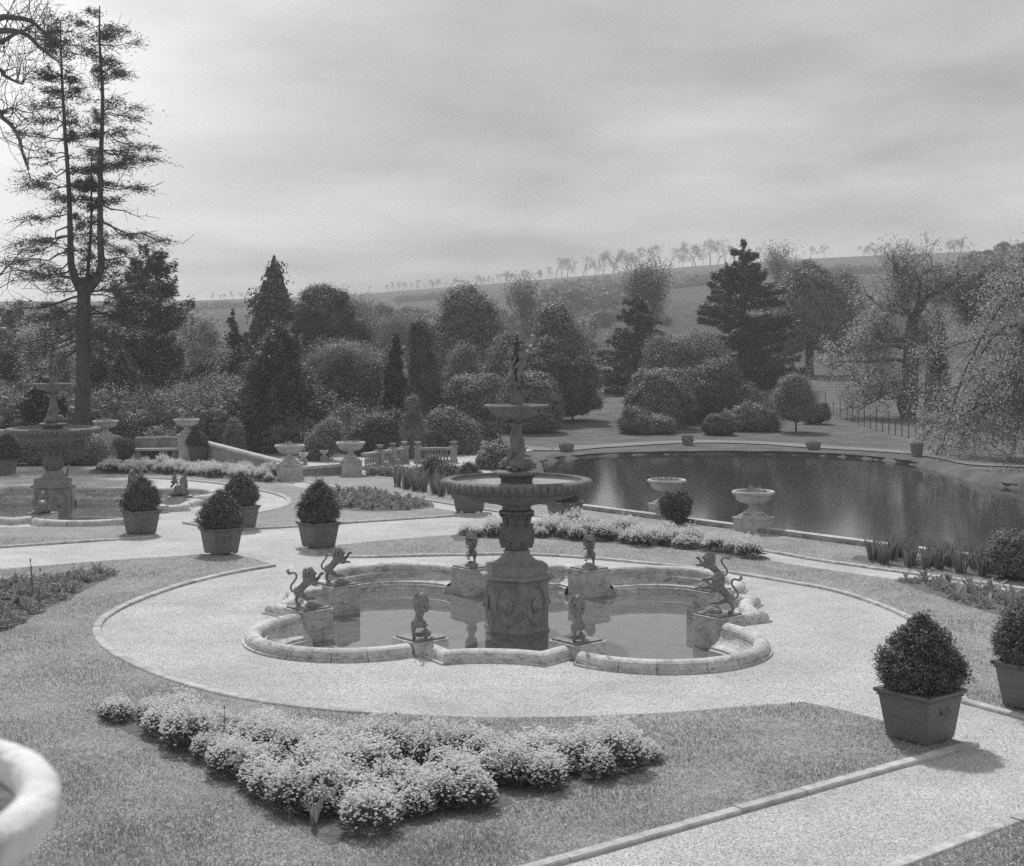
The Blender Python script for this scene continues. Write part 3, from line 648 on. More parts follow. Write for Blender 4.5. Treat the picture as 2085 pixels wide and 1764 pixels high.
for kp in range(8):
    p, a = ped_pos(kp); yaw = math.atan2(-p[1], -p[0])
    if abs(p[1]) > 3: yaw += (R(-14) if p[0] < 0 else R(14)) * (1 if p[1] > 0 else -1)
    else: yaw = 0 + R(-10) if p[0] < 0 else math.pi - R(8)
    loc = (C1[0] + p[0], C1[1] + p[1], .222)
    if lion0 is None:
        lion0 = thing('lion_statue', lion_label(p), 'lion statue', loc, yaw, 'rearing lion statues round the basin')
        g = G(); g.box((0, 0, 0), (.60, .60, .02), 0); g.box((0, 0, .02), (.585, .585, .012), 0); g.build('base_plate', M_bronze, lion0)
        lion_rock().build('rock', M_cast, lion0)
        for o in lion0.children: o.location.z += 0
        link('lion_body', lion_me, lion0, (0, 0, .03))
    else: dup(lion0, loc, yaw, lion_label(p))
for r_ in [o for o in COL.objects if o.name.startswith('lion_statue') and o.parent is None]:
    for ch in r_.children:
        if ch.name.startswith('base_plate'): ch.rotation_euler = (0, 0, R(a_ped) - r_.rotation_euler[2])
def dragon():
    s = [('b', (-.06, 0, .15), (.17, .13, .15)), ('b', (.05, 0, .13), (.11, .11, .12)), ('c', smooth([(-.15, 0, .08), (-.22, .1, .05), (-.16, .18, .04), (-.02, .2, .04), (.1, .16, .04)], 3), list(np.linspace(.06, .02, 13)))]
    s += [('c', smooth([(.03, 0, .2), (.02, 0, .33), (.08, 0, .43), (.16, 0, .38), (.19, 0, .27)], 3), [.075, .07, .065, .06, .056, .052, .05, .048, .047, .046, .046, .046, .05]), ('b', (.19, 0, .24), (.05, .045, .06)), ('b', (.22, 0, .19), (.035, .03, .045)), ('b', (.155, 0, .2), (.03, .025, .03))]
    for q in (-1, 1):
        s += [('c', [(.05, .08 * q, .15), (.12, .10 * q, .08), (.17, .10 * q, .03)], [.05, .04, .03]), ('c', [(-.1, .1 * q, .1), (-.02, .15 * q, .05), (.02, .15 * q, .025)], [.06, .04, .03]),
              ('c', [(-.02, .07 * q, .26), (-.03, .13 * q, .38), (-.01, .17 * q, .50), (.0, .19 * q, .60)], [.03, .022, .018, .008])]
        for i, (x, z) in enumerate(((-.22, .22), (-.20, .32), (-.15, .42), (-.09, .50))):
            s.append(('c', [(-.03, .12 * q, .36 + .03 * i), (x, .16 * q, z)], [.014, .010]))
            for t in (.25, .5, .75): s.append(('b', (-.03 + (x + .03) * t, .12 * q + .04 * q * t, .34 + .03 * i + (z - .36) * t), (.035, .012, .045)))
    return remesh(s, .0085, 1, 'dragon_body', M_bronze)
dm = dragon(); dr0 = None
dl = {0: 'winged dragon statue on the right plinth of the farther basin, wings folded up in profile', 7: 'winged dragon statue half hidden behind the clipped bush in the left tub', 2: 'winged dragon on a back plinth of the farther basin, wings spread in a V', 3: 'winged dragon on the back plinth just right of the farther fountain column', 6: 'winged dragon seen from behind in front of the farther fountain'}
for kp in (0, 7, 2, 3, 6):
    p, a = ped_pos(kp); yaw = math.atan2(-p[1], -p[0]) + (math.pi + .9 if kp == 0 else 0); loc = (C2[0] + p[0], C2[1] + p[1], .222)
    if dr0 is None:
        dr0 = thing('dragon_statue', dl[kp], 'dragon statue', loc, yaw, 'winged dragon statues round the farther basin'); dr0.scale = (1.35,) * 3
        g = G(); g.box((0, 0, 0), (.5, .5, .03), R(45)); g.build('base_plate', M_bronze, dr0); link('dragon_body', dm, dr0, (0, 0, .02))
    else: dup(dr0, loc, yaw, dl[kp], 1.35)
# ---------------------------------------------------------------- clipped yews in wooden tubs
rnp = np.random.default_rng(11)
def tuft_crown(g, rng, shape, n, k, leaf, clump=.05, upb=.35, core=.86, jit=.05):
    """shape(u, phi) -> point on the surface; u 0 bottom .. 1 top"""
    U = rng.random(k); PH = rng.random(k) * 2 * np.pi; Cc = np.array([shape(u, p) for u, p in zip(U, PH)])
    ax = Cc * np.array([0, 0, 1]); out = Cc - ax * .85; out /= np.maximum(np.linalg.norm(out, axis=1, keepdims=True), 1e-6)
    Cc = Cc + out * rng.normal(0, jit, (k, 1)); m = n // k
    idx = np.repeat(np.arange(k), m); off = rng.normal(0, clump, (len(idx), 3)); P = Cc[idx] + off
    N = out[idx] * .5 + off / clump * .45 + rng.normal(0, .5, (len(idx), 3)) + np.array([0, 0, upb]); T = out[idx] + off / clump * .8 + np.array([0, 0, .5])
    g.cards(P, N, leaf * rng.uniform(.6, 1.3, len(P)), leaf * .34, T, rng)
    return g
def egg(rx, h0, hh):
    def f(u, p):
        z = h0 + hh * u; r = rx * min(1, (u + .12) / .34) ** .5 * ((1 - max(0, (u - .24) / .76) ** 1.75) ** .85); return (r * math.cos(p) * (1 + .05 * math.sin(3 * p + 5 * u)), r * math.sin(p) * (1 + .05 * math.sin(3 * p + 5 * u)), z)
    return f
def core_of(g, f, s=.86):
    nu, npi = 12, 18; v = [];
    for i in range(nu + 1):
        for j in range(npi):
            x, y, z = f(min(.999, i / nu), 2 * math.pi * j / npi); v.append((x * s, y * s, z * (.98 if i > nu // 2 else 1)))
    g.add(v, [[i * npi + j, i * npi + (j + 1) % npi, (i + 1) * npi + (j + 1) % npi, (i + 1) * npi + j] for i in range(nu) for j in range(npi)])
    return g
def potted(name, label, loc, seed=1, rx=.49, hh=.94):
    rng = np.random.default_rng(seed)
    t = thing(name, label, 'potted shrub', loc, R(40), 'clipped yews in square wooden tubs')
    g = G(); hb, ht, H = .30, .372, .56
    for sx, sy in ((-1, -1), (1, -1), (1, 1), (-1, 1)): g.box((sx * .25, sy * .25, 0), (.07, .07, .03))
    g.box((0, 0, .025), (2 * hb, 2 * hb, H - .03), 0, (ht / hb, ht / hb))
    g.box((0, 0, H - .006), (.79, .79, .012)); g.box((0, 0, H + .006), (.77, .77, .018)); g.box((0, 0, H + .024), (.80, .80, .02), 0, (1.05, 1.05))
    # open rim
    for a in range(4):
        c, s_ = math.cos(a * math.pi / 2), math.sin(a * math.pi / 2); g.box((.385 * c, .385 * s_, H + .044), (.07 if abs(c) > .5 else .84, .84 if abs(c) > .5 else .07, .034))
    # board seams as thin fillets
    for zf in (.30,):
        w = hb + (ht - hb) * zf / H
        for a in range(4):
            c, s_ = math.cos(a * math.pi / 2), math.sin(a * math.pi / 2); g.box(((w + .0) * c, (w + .0) * s_, zf), (.008 if abs(c) > .5 else 2 * w, 2 * w if abs(c) > .5 else .008, .006))
    g.build('tub', M_tub, t)
    for sg in (-1, 1):
        w = .30 + .072 * .40 / .56; y = sg * (w + .012); z = .40; g = G()
        g.pipe([(-.085, y, z + .03), (-.085, y + sg * .03, z - .01), (-.06, y + sg * .035, z - .035), (.06, y + sg * .035, z - .035), (.085, y + sg * .03, z - .01), (.085, y, z + .03)], .009, 6)
        g.box((0, y - sg * .006, z - .03), (.15, .008, .06)); g.box((-.085, y, z + .02), (.03, .012, .03)); g.box((.085, y, z + .02), (.03, .012, .03))
        g.build('handle', M_tub, t)
    g = G(); g.box((0, 0, H + .046), (.72, .72, .012)); g.build('soil', M_soil, t)
    f = egg(rx, .62, hh); g = core_of(G(), f, .80); tuft_crown(g, rng, f, 22000, 900, .027, .036, .35, jit=.05)
    sh = g.build('shrub', M_yew, t)
    return t
tubs = [  # base front corner pixel, label, scale of shrub
    ((1893, 1526), 'big clipped bush in a dark tub on the kerb corner of the near right lawn'),
    ((2128, 1460), 'clipped bush in a tub cut off by the right edge of the picture'),
    ((443, 1134), 'clipped conical bush in a dark tub left of centre, in front of another tub'),
    ((484, 1081), 'clipped bush in a tub mostly hidden behind the left centre tub'),
    ((279, 1092), 'clipped bush in a tub in front of the farther basin'),
    ((644, 1121), 'clipped round bush in a dark tub behind the rearing lions on the left'),
    ((955, 1048), 'clipped bush in a tub half hidden behind the left of the near fountain bowl'),
    ((1151, 1071), 'clipped bush in a tub behind the right rim of the near fountain bowl'),
    ((3, 970), 'clipped bush in a tub cut off by the left edge, behind the farther basin'),
    ((396, 938), 'small rounded bush in a tub at the end of the stone bench')]
first = None; spot2 = []
for i, (px, lb) in enumerate(tubs):
    x, y = at(*px); x += .0; y += .40; loc = (x, y, ZL if i not in (9,) else 0.02)
    if i == 0: A_t = potted('potted_yew', lb, loc, 1); src = A_t
    elif i == 1: B_t = potted('potted_yew', lb, loc, 2, .50, .92)
    else: dup(A_t if i % 2 else B_t, loc, R(40) + (math.pi if i in (3, 6) else 0), lb, None)
_rs = random.Random(77)
for o in [o for o in COL.objects if o.name.startswith('potted_yew')]:
    for c in o.children:
        if c.name.startswith('shrub'): c.scale = (_rs.uniform(.93, 1.06), _rs.uniform(.93, 1.06), _rs.uniform(.90, 1.06)); c.location.z = .62 * (1 - c.scale[2]); c.rotation_euler = (_rs.uniform(-.03, .03), _rs.uniform(-.03, .03), _rs.uniform(0, 6))
for o in [o for o in COL.objects if o.name.startswith('potted_yew') and o.get('label') == tubs[9][1]]:
    o.scale = (1.0, 1.0, 1.0)
    for c in o.children:
        if c.name.startswith('shrub'): c.scale = (.95, .95, .80); c.location.z = .1
for o in [o for o in COL.objects if o.name.startswith('potted_yew') and o.get('label') == tubs[7][1]]:
    for c in o.children:
        if c.name.startswith('shrub'): c.scale = (.8, .8, .62); c.location.z = .2
def ball_bush(lb, loc, r, seed, leaf=.034, m=M_yew, name='clipped_ball_bush', hh=None):
    rng = np.random.default_rng(seed); t = thing(name, lb, 'bush', loc); hh = hh or 1.9 * r
    f = lambda u, p: (r * math.sqrt(max(0, 1 - (2 * u - 1) ** 2)) ** .8 * math.cos(p), r * math.sqrt(max(0, 1 - (2 * u - 1) ** 2)) ** .8 * math.sin(p), .14 + hh * u)
    g = core_of(G(), f, .82); tuft_crown(g, rng, f, 12000, 500, leaf, .05, .3, jit=.03); g.build('crown', m, t)
    G().pipe([(0, 0, -.05), (0, 0, .4)], [.05, .04], 6).build('trunk', M_barkd, t); return t
ball_bush('round clipped bush on the lawn in front of the pond, between the two stone urns', (*at(1376, 1068), ZL), .40, 4)
ball_bush('round clipped bush on a short stem left of the stone bench', (*at(250, 941), ZL), .46, 5)
ball_bush('large rounded bush at the right edge beside the iris bed', (*at(2068, 1182), ZL), .55, 6, .04, M_mid, hh=.85)

# ---------------------------------------------------------------- stone urns
UPROF = [(.29, 0), (.285, .035), (.25, .05), (.19, .09), (.14, .15), (.115, .20), (.13, .235), (.16, .25), (.15, .265), (.24, .275), (.36, .305), (.45, .36), (.495, .43), (.50, .48), (.515, .49), (.52, .505), (.565, .525), (.592, .56), (.59, .60), (.56, .625), (.52, .62), (.50, .60), (.49, .56)]
def urn_bowl(t, z=0.0, m=None, s=1.0):
    g = G(); g.lathe([(r * s, zz * s + z) for r, zz in UPROF], 64); return g.build('bowl', m or M_urn, t, sm=True)
def urn_plants(t, z, seed, n=26, tall=.22):
    rng = random.Random(seed); g = G()
    for i in range(n):
        a = rng.uniform(0, 6.28); r = .43 * math.sqrt(rng.random()); x, y = r * math.cos(a), r * math.sin(a); hgt = rng.uniform(.4, 1) * tall; ox, oy = rng.uniform(-.12, .12), rng.uniform(-.12, .12); w = rng.uniform(.012, .03)
        dx, dy = math.cos(a + 1.3) * w, math.sin(a + 1.3) * w
        g.add([(x - dx, y - dy, z), (x + dx, y + dy, z), (x + ox * .5 + dx, y + oy * .5 + dy, z + hgt * .6), (x + ox * .5 - dx, y + oy * .5 - dy, z + hgt * .6), (x + ox * 1.2, y + oy * 1.2, z + hgt)], [[0, 1, 2, 3], [3, 2, 4]])
    g.build('plants', M_tulip, t)
def garden_urn(lb, loc, ph, pw, yaw, seed, tall=False, steps=True):
    t = thing('stone_urn', lb, 'urn', loc, yaw, 'wide stone urns on pedestals'); g = G()
    g.box((0, 0, -.05), (pw + .08, pw + .08, .12)); g.box((0, 0, .07), (pw, pw, ph - .12)); g.box((0, 0, ph - .05), (pw + .05, pw + .05, .05))
    if steps: g.box((0, 0, ph), (pw * .86, pw * .86, .05), 0, (.94, .94)); g.box((0, 0, ph + .05), (pw * .72, pw * .72, .05), 0, (.8, .8)); top = ph + .10
    else: top = ph
    g.build('pedestal', M_urn, t); urn_bowl(t, top)
    g = G(); g.lathe([(.50, top + .575), (.001, top + .60)], 24); g.build('soil', M_soil, t); urn_plants(t, top + .585, seed); return t
garden_urn('stone urn on a low plinth by the pond wall, the nearer and right one', (*at(1534, 1082), 0), .40, .78, R(40), 1)
garden_urn('stone urn on a low plinth by the pond wall, next to the round clipped bush', (*at(1358, 1052), 0), .40, .78, R(40), 2)
garden_urn('stone urn on a square pedestal at the corner of the sloping terrace wall', (*at(590, 976), 0), .62, .98, R(8), 3, steps=True)
garden_urn('stone urn on a pedestal where the terrace wall meets the balustrade', (*at(714, 968), 0), .62, .82, R(14), 4)
garden_urn('stone urn at the end of the stone bench, above the small tub', (*at(380, 936), 0), 1.15, .75, R(20), 5)
garden_urn('stone urn on a flared pedestal just right of the farther fountain bowl', (*at(215, 934), 0), 1.05, .95, R(40), 6)
# big foreground urn on its pier beside the camera
t = thing('foreground_urn', 'large pale blurred stone urn filling the lower left corner', 'urn', (-1.545, 2.86, -.035), R(40))
g = G(); g.box((0, 0, 0), (.9, .9, 3.3)); g.box((0, 0, 3.3), (1.0, 1.0, .12)); g.build('pedestal', M_terr, t)
M_urn2 = mat('pale_limestone', lo=.56, hi=.80, scale=7, detail=8, rough=.9, spec=.15, bump=.6, bscale=35, streak=(6, .72, (1, 1, .7)), coarse=((3, .2),))
g = G(); g.lathe([(r, zz * 1.05 + 3.42) for r, zz in UPROF[:12]] + [(.49, 3.86), (.515, 3.89), (.505, 3.93), (.52, 3.96), (.505, 3.985), (.55, 4.0), (.578, 4.03), (.578, 4.07), (.56, 4.095), (.52, 4.10), (.495, 4.085), (.485, 4.03)], 96); g.build('bowl', M_urn2, t, sm=True)
g = G(); g.lathe([(.49, 4.035), (.001, 4.05)], 32); g.build('soil', M_soil, t)

# ---------------------------------------------------------------- walls, bench, balustrades, pond coping
def wall(name, lb, cat, a, b, hgt, th, z0=0.0, cap=.12, m=None, hb=None):
    a, b = np.array(a), np.array(b); L = np.linalg.norm(b - a); d = (b - a) / L; nrm = np.array((-d[1], d[0])); t = thing(name, lb, cat, (a[0], a[1], z0), math.atan2(d[1], d[0])); hb = hb or hgt
    g = G(); x = 0; rg = random.Random(int(L * 100))
    def seg(g, x0, x1, za0, za1, zb0, zb1, w): g.add([(x0, -w, za0), (x1, -w, zb0), (x1, w, zb0), (x0, w, za0), (x0, -w, za1), (x1, -w, zb1), (x1, w, zb1), (x0, w, za1)], np.array([(3, 2, 1, 0), (4, 5, 6, 7), (0, 1, 5, 4), (1, 2, 6, 5), (2, 3, 7, 6), (3, 0, 4, 7)]))
    seg(g, 0, L, -.5, hgt - cap, -.5, hb - cap, th / 2 - .04); seg(g, 0, L, -.5, .12, -.5, .12, th / 2 + .03)
    g.build('wall_face', m or M_terr, t); g = G(); n = max(1, int(L / 1.3))
    for i in range(n):
        x0, x1 = L * i / n + .004, L * (i + 1) / n - .004; z0_, z1_ = hgt + (hb - hgt) * i / n, hgt + (hb - hgt) * (i + 1) / n
        seg(g, x0, x1, z0_ - cap, z0_ - .03, z1_ - cap, z1_ - .03, th / 2); seg(g, x0, x1, z0_ - .03, z0_, z1_ - .03, z1_, th / 2 - .05)
    g.build('coping', m or M_kerb, t); return t
W1 = at(418, 933); W2 = at(575, 970)
wall('terrace_wall', 'low stone terrace wall sloping down from the bench tub to the corner urn', 'wall', W1, W2, .80, .42, hb=.62)
wall('terrace_wall', 'short low stone wall between the two terrace urns', 'wall', at(612, 972), at(696, 968), .42, .40, hb=.48)
wall('pond_wall', 'long low stone kerb wall along the near side of the pond', 'wall', coping0, copingE, .15, .42, cap=.12)
wall('terrace_wall', 'low stone wall glimpsed under the farther fountain bowl at the far left', 'wall', at(-160, 915), at(190, 918), 1.1, .5, hb=.95)
# bench: back wall, seat slab, curved legs
a, b = np.array(at(272, 936)), np.array(at(366, 935)); d = (b - a); L = float(np.linalg.norm(d)); d /= L
t = thing('stone_bench', 'long pale stone bench with a high back, between ball bush and small tub', 'bench', (a[0], a[1], 0), math.atan2(d[1], d[0]))
G().box((L / 2, .55, -.1), (L, .3, 1.0)).box((L / 2, .55, .9), (L, .38, .1)).build('backrest', M_terr, t)
G().box((L / 2, .05, .42), (L, .75, .10)).build('seat', M_urn, t)
for u in (.12, .62, .9):
    G().box((L * u, 0, -.05), (.28, .5, .47), 0, (.7, 1)).build('leg', M_terr, t)
def baluster_g(): return [(.055, 0), (.055, .03), (.035, .05), (.03, .08), (.05, .13), (.068, .20), (.06, .28), (.035, .38), (.03, .43), (.045, .45), (.05, .48), (.05, .5)]
def balustrade(lb, a, b, posts, nb, z0=0.0, H=.72):
    a, b = np.array(a), np.array(b); d = b - a; L = float(np.linalg.norm(d)); d /= L
    t = thing('balustrade', lb, 'balustrade', (a[0], a[1], z0), math.atan2(d[1], d[0]), 'stone balustrades at the end of the terrace')
    G().box((L / 2, 0, -.3), (L, .34, .44)).build('base', M_terr, t); G().box((L / 2, 0, H - .14), (L, .30, .05)).box((L / 2, 0, H - .09), (L, .36, .07)).build('rail', M_terr, t)
    for p in posts:
        w = .29; ps = G().box((p * L, 0, -.3), (w + .06, w + .06, .46)).box((p * L, 0, .16), (w, w, H - .18)).box((p * L, 0, H - .02), (w + .07, w + .07, .06)).build('post', M_terr, t)
        u = G().lathe([(.07, 0), (.05, .04), (.04, .06), (.10, .09), (.14, .13), (.145, .17), (.165, .18), (.165, .205), (.12, .21), (0.001, .20)], 20); u.v[0] = u.v[0] + np.array((p * L, 0, H + .04)); u.build('finial_urn', M_terr, ps, sm=True)
    me = G().lathe([(r, z * (H - .28) / .5) for r, z in baluster_g()], 12).mesh('baluster', M_terr, True)
    xs_ = [L * (i + .5) / nb for i in range(nb)]
    for x in xs_:
        if all(abs(x - p * L) > .24 for p in posts): link('baluster', me, t, (x, 0, .14))
    return t
balustrade('stone balustrade with three posts right of the terrace urn, left of the gap', at(742, 957), at(826, 943), (.36, .68, .97), 17)
balustrade('stone balustrade between two urn topped posts, right of the gap', at(846, 944), at(926, 943), (.06, .97), 13)
balustrade('short length of stone balustrade behind the hedge, left of the dolphin column', at(985, 943), at(1060, 938), (.03,), 10)
for px_, lb in (((618, 947), 'small stone urn showing above the low wall, beside the corner urn pedestal'), ((660, 940), 'small stone urn showing above the low wall between the terrace urns')):
    x, y = at(px_[0], px_[1], 0); t = thing('small_stone_urn', lb, 'urn', (x, y, -.1)); G().box((0, 0, -.2), (.3, .3, .55)).build('pedestal', M_terr, t); G().lathe([(.08, .35), (.06, .42), (.12, .47), (.19, .54), (.22, .60), (.22, .63), (.15, .62)], 20).build('bowl', M_urn, t, sm=True)
# carved stone stumps along the far walk
def stump(lb, px, kind, seed):
    x, y, z = hit(*px); t = thing('carved_stone_tub', lb, 'stone tub', (x, y, z), 0, 'rough carved stone tubs beside the far walk'); t.scale = (.62, .62, .62); rg = random.Random(seed)
    if kind == 0: prof_, rr = [(.35, -.05), (.48, .05), (.60, .35), (.62, .6), (.55, .75), (.45, .76), (.4, .65), (0.001, .65)], .10
    elif kind == 1: prof_, rr = [(.38, -.05), (.40, .1), (.46, .5), (.52, .9), (.54, 1.1), (.50, 1.15), (.45, 1.1), (0.001, 1.0)], .02
    else: prof_, rr = [(.42, -.05), (.46, .1), (.45, .5), (.52, .8), (.55, .95), (.46, .98), (.42, .85), (0.001, .85)], .06
    G().lathe(prof_, 28, rf=lambda r, z, q: r * (1 + rr * math.sin(q * 5 + seed + z * 3) + rr * .7 * math.sin(q * 9 + z * 9))).build('bowl', M_cast, t)
    if kind != 1:
        g = G()
        for i in range(10): a = i * .63; g.ball((.5 * math.cos(a), .5 * math.sin(a), .45 + .12 * math.sin(i * 3)), .11, 1, (1, 1, 1.3), .1, i)
        g.build('carving', M_cast, t)
stump('rough round carved stone tub by the far walk, nearest the dolphin column', (1153, 921), 0, 1)
stump('upright carved stone tub by the far walk in front of the dome shaped bushes', (1400, 908), 2, 2)
stump('wide carved stone bowl by the far walk right of the standard tree', (1656, 917), 0, 3)
stump('plain cylindrical stone tub at the right end of the far walk', (1867, 931), 1, 4)
# iron park fence
fp = [hit(*p) for p in ((1480, 793), (1545, 787), (1575, 795), (1600, 806), (1630, 818), (1665, 832), (1697, 845), (1725, 857), (1748, 866), (1772, 874), (1797, 881), (1823, 888), (1850, 893), (1880, 897), (1915, 901))]
t = thing('iron_park_fence', 'thin iron park fence running down the slope right of the big fir', 'fence'); P = []
for (x0, y0, z0), (x1, y1, z1) in zip(fp, fp[1:]):
    m = 2
    for i in range(m): P.append((x0 + (x1 - x0) * i / m, y0 + (y1 - y0) * i / m, h(x0 + (x1 - x0) * i / m, y0 + (y1 - y0) * i / m)))
for i, p in enumerate(P): G().box((p[0], p[1], p[2] - .1), (.05, .05, 1.55 if i % 2 else 1.05)).build('post', M_iron, t)
g = G(); A = np.array(P)
for zz in (.35, .65, .92): g.tubes(A[:-1] + (0, 0, zz), A[1:] + (0, 0, zz), np.full(len(A) - 1, .009), np.full(len(A) - 1, .009), 4)
g.build('rails', M_iron, t)
# small iron gate and white ground beyond, seen beside the cedar
x, y, z = hit(1222, 792); t = thing('iron_gate', 'small iron gate and posts at the left foot of the layered cedar', 'gate', (x, y, z), R(5))
for u in (0, 3.2): G().box((u, 0, 0), (.14, .14, 2.0)).build('post', M_iron, t)
g = G(); [g.box((.2 + .14 * i, 0, .1), (.025, .025, 1.3)) for i in range(21)]; g.box((1.6, 0, 1.2), (3.0, .04, .04)); g.box((1.6, 0, .2), (3.0, .04, .04)); g.build('gate_bars', M_iron, t)

# ---------------------------------------------------------------- beds and flowers
def patch(name, pts, m, z, seed=0):
    P = smooth(pts + pts[:1], 6)[:-1]; rg = random.Random(seed)
    return tag(G().slab([(x + rg.uniform(-.04, .04), y + rg.uniform(-.04, .04)) for x, y in P], 0.0, z).build(name, m), kind='structure')
bedA = ats([(180, 1452), (250, 1448), (420, 1470), (640, 1510), (900, 1530), (1200, 1538), (1310, 1538), (1362, 1550), (1300, 1578), (1200, 1604), (1050, 1640), (880, 1685), (720, 1722), (640, 1712), (520, 1640), (420, 1580), (300, 1515), (215, 1472)])
patch('bed_soil', bedA, M_soil, .036, 1)
bedB = ats([(925, 1105), (1000, 1098), (1100, 1100), (1250, 1110), (1400, 1124), (1530, 1144), (1560, 1137), (1450, 1114), (1330, 1093), (1200, 1080), (1060, 1080), (930, 1090)])
patch('bed_soil', bedB, M_soil, .036, 2)
bedC = ats([(180, 968), (300, 966), (420, 974), (550, 986), (562, 974), (450, 961), (330, 952), (200, 956)])
patch('bed_soil', bedC, M_soil, .036, 3)
bedD = ats([(-120, 1290), (0, 1292), (60, 1262), (150, 1215), (240, 1172), (225, 1164), (120, 1176), (0, 1190), (-120, 1205)])
patch('bed_soil', bedD, M_soil, .036, 4)
bedE = ats([(655, 1002), (760, 1003), (880, 1026), (850, 1040), (730, 1043), (665, 1030)]); patch('bed_soil', bedE, M_soil, .036, 5)
bedF = ats([(1745, 1134), (1900, 1138), (2120, 1162), (2120, 1192), (1950, 1172), (1750, 1146)]); patch('bed_soil', bedF, M_soil, .036, 6)
bedG = ats([(1820, 1184), (1860, 1180), (2000, 1200), (2120, 1220), (2140, 1275), (2040, 1258), (1930, 1225)]); patch('bed_soil', bedG, M_soil, .036, 7)
def clump_mesh(seed, rad=.25, hgt=.34, nb=210):
    rg = random.Random(seed); rn = np.random.default_rng(seed); g = G()
    n = 190; a = rn.random(n) * 2 * np.pi; el = rn.uniform(.15, 1.35, n); Ln = rn.uniform(.10, .20, n); d = np.stack([np.cos(a) * np.cos(el), np.sin(a) * np.cos(el), np.sin(el)], 1); r0 = rn.random(n)[:, None] * rad * .65
    C = np.stack([np.cos(a), np.sin(a), 0 * a], 1) * r0 + d * Ln[:, None] * .8; C[:, 2] += rn.random(n) * .06
    g.cards(C, np.cross(d, rn.normal(size=(n, 3))), Ln * .6, .014, d, rn)
    u = rn.random(90); a = rn.random(90) * 6.28; rr = rad * np.sqrt(u); P = np.stack([rr * np.cos(a), rr * np.sin(a), hgt * (.95 - .5 * u) - .10], 1)
    g.cards(P, rn.normal(size=(90, 3)), .07, .005, np.array([[0, 0, 1.]]) + rn.normal(0, .25, (90, 3)), rn)
    leaves = g.mesh('leaves', M_bloomleaf)
    g = G(); v, f = ico(1); u = rn.random(nb); a = rn.random(nb) * 6.28; rr = rad * 1.1 * np.sqrt(u); lump = .03 * np.sin(7 * rr * np.cos(a) * 4 + seed) * np.sin(9 * rr * np.sin(a) * 3)
    P = np.stack([rr * np.cos(a), rr * np.sin(a), hgt * (1 - .55 * u ** 1.5) + lump * 1.6 + rn.normal(0, .035, nb) + (rn.random(nb) < .08) * rn.uniform(.03, .10, nb)], 1); sz = rn.uniform(.009, .019, nb)
    q = v[None] * sz[:, None, None] * np.array([1, 1, .55]) + P[:, None]; g.add(q.reshape(-1, 3), (f[None] + (np.arange(nb) * len(v))[:, None, None]).reshape(-1, 3))
    return leaves, g.mesh('blossoms', M_petal)
CL = [clump_mesh(s, rd, hh, n) for s, rd, hh, n in ((1, .25, .34, 470), (2, .28, .37, 560), (3, .22, .31, 390), (4, .26, .33, 460))]
def fill(poly, step, rg, inset=.15):
    xs_, ys_ = [p[0] for p in poly], [p[1] for p in poly]; out = []
    X_, Y_ = [], []; y = min(ys_); r = 0
    while y < max(ys_):
        x = min(xs_) + (step / 2 if r % 2 else 0)
        while x < max(xs_): X_.append(x + rg.uniform(-.13, .13)); Y_.append(y + rg.uniform(-.12, .12)); x += step
        y += step * .87; r += 1
    ok = inside(poly, X_, Y_) & (polydist(poly, X_, Y_) > inset)
    return [(a, b) for a, b, k in zip(X_, Y_, ok) if k]
def clumps(poly, step, lb, grp, seed, sc=1.0, inset=.2):
    rg = random.Random(seed); proto = {}
    for (x, y) in fill(poly, step, rg, inset):
        if rg.random() < .03: continue
        k = rg.randrange(4); s_ = sc * rg.uniform(.66, 1.16); loc = (x, y, .04)
        if k not in proto:
            t = thing('white_flower_clump', lb, 'flowers', loc, rg.uniform(0, 6), grp); t.scale = (s_,) * 3; link('leaves', CL[k][0], t); link('blossoms', CL[k][1], t); proto[k] = t
        else: dup(proto[k], loc, rg.uniform(0, 6), sc=(s_, s_ * rg.uniform(.85, 1.2), s_ * rg.uniform(.7, 1.15)))
clumps(bedA, .41, 'leafy clump of small white flowers in the big triangular bed in the foreground', 'white flower clumps in the foreground bed', 1, 1.05, .10)
clumps(bedB, .58, 'leafy clump of small white flowers in the bed behind the near fountain', 'white flower clumps behind the near basin', 2, 1.15, .08)
clumps(bedC, .72, 'leafy clump of small white flowers in the bed beyond the farther basin', 'white flower clumps beyond the farther basin', 3, 1.2, .05)
def tulip_mesh(seed, n=4, hgt=.26, bud=False, w=.038):
    rg = random.Random(seed); g = G()
    for i in range(n):
        a = 6.28 * i / n + rg.uniform(-.5, .5); lean = rg.uniform(.25, .9); H = hgt * rg.uniform(.7, 1.1); v = []; nn = 7
        for k in range(nn):
            u = k / (nn - 1); r = lean * H * u ** 1.5; z = H * u * (1 - .28 * u * lean); ww = w * math.sin(math.pi * min(1, u * .9 + .12)) ** .8 + .001
            for sgn, lift in ((-1, .35), (0, 0), (1, .35)): v.append((r * math.cos(a) - sgn * ww * math.sin(a), r * math.sin(a) + sgn * ww * math.cos(a), z + lift * ww))
        g.add(v, [[3 * k + j, 3 * k + j + 1, 3 * k + j + 4, 3 * k + j + 3] for k in range(nn - 1) for j in range(2)])
    if bud: g.pipe([(0, 0, 0), (.01, 0, .3), (.02, .01, .46)], [.006, .005, .004], 4); g.ball((.02, .01, .49), .02, 1, (.6, .6, 1.6))
    return g.mesh('tulip_leaves', M_tulip, True)
TU = [tulip_mesh(1, 3), tulip_mesh(2, 4, .28), tulip_mesh(3, 2, .32), tulip_mesh(4, 3, .3, True), tulip_mesh(5, 5, .2)]
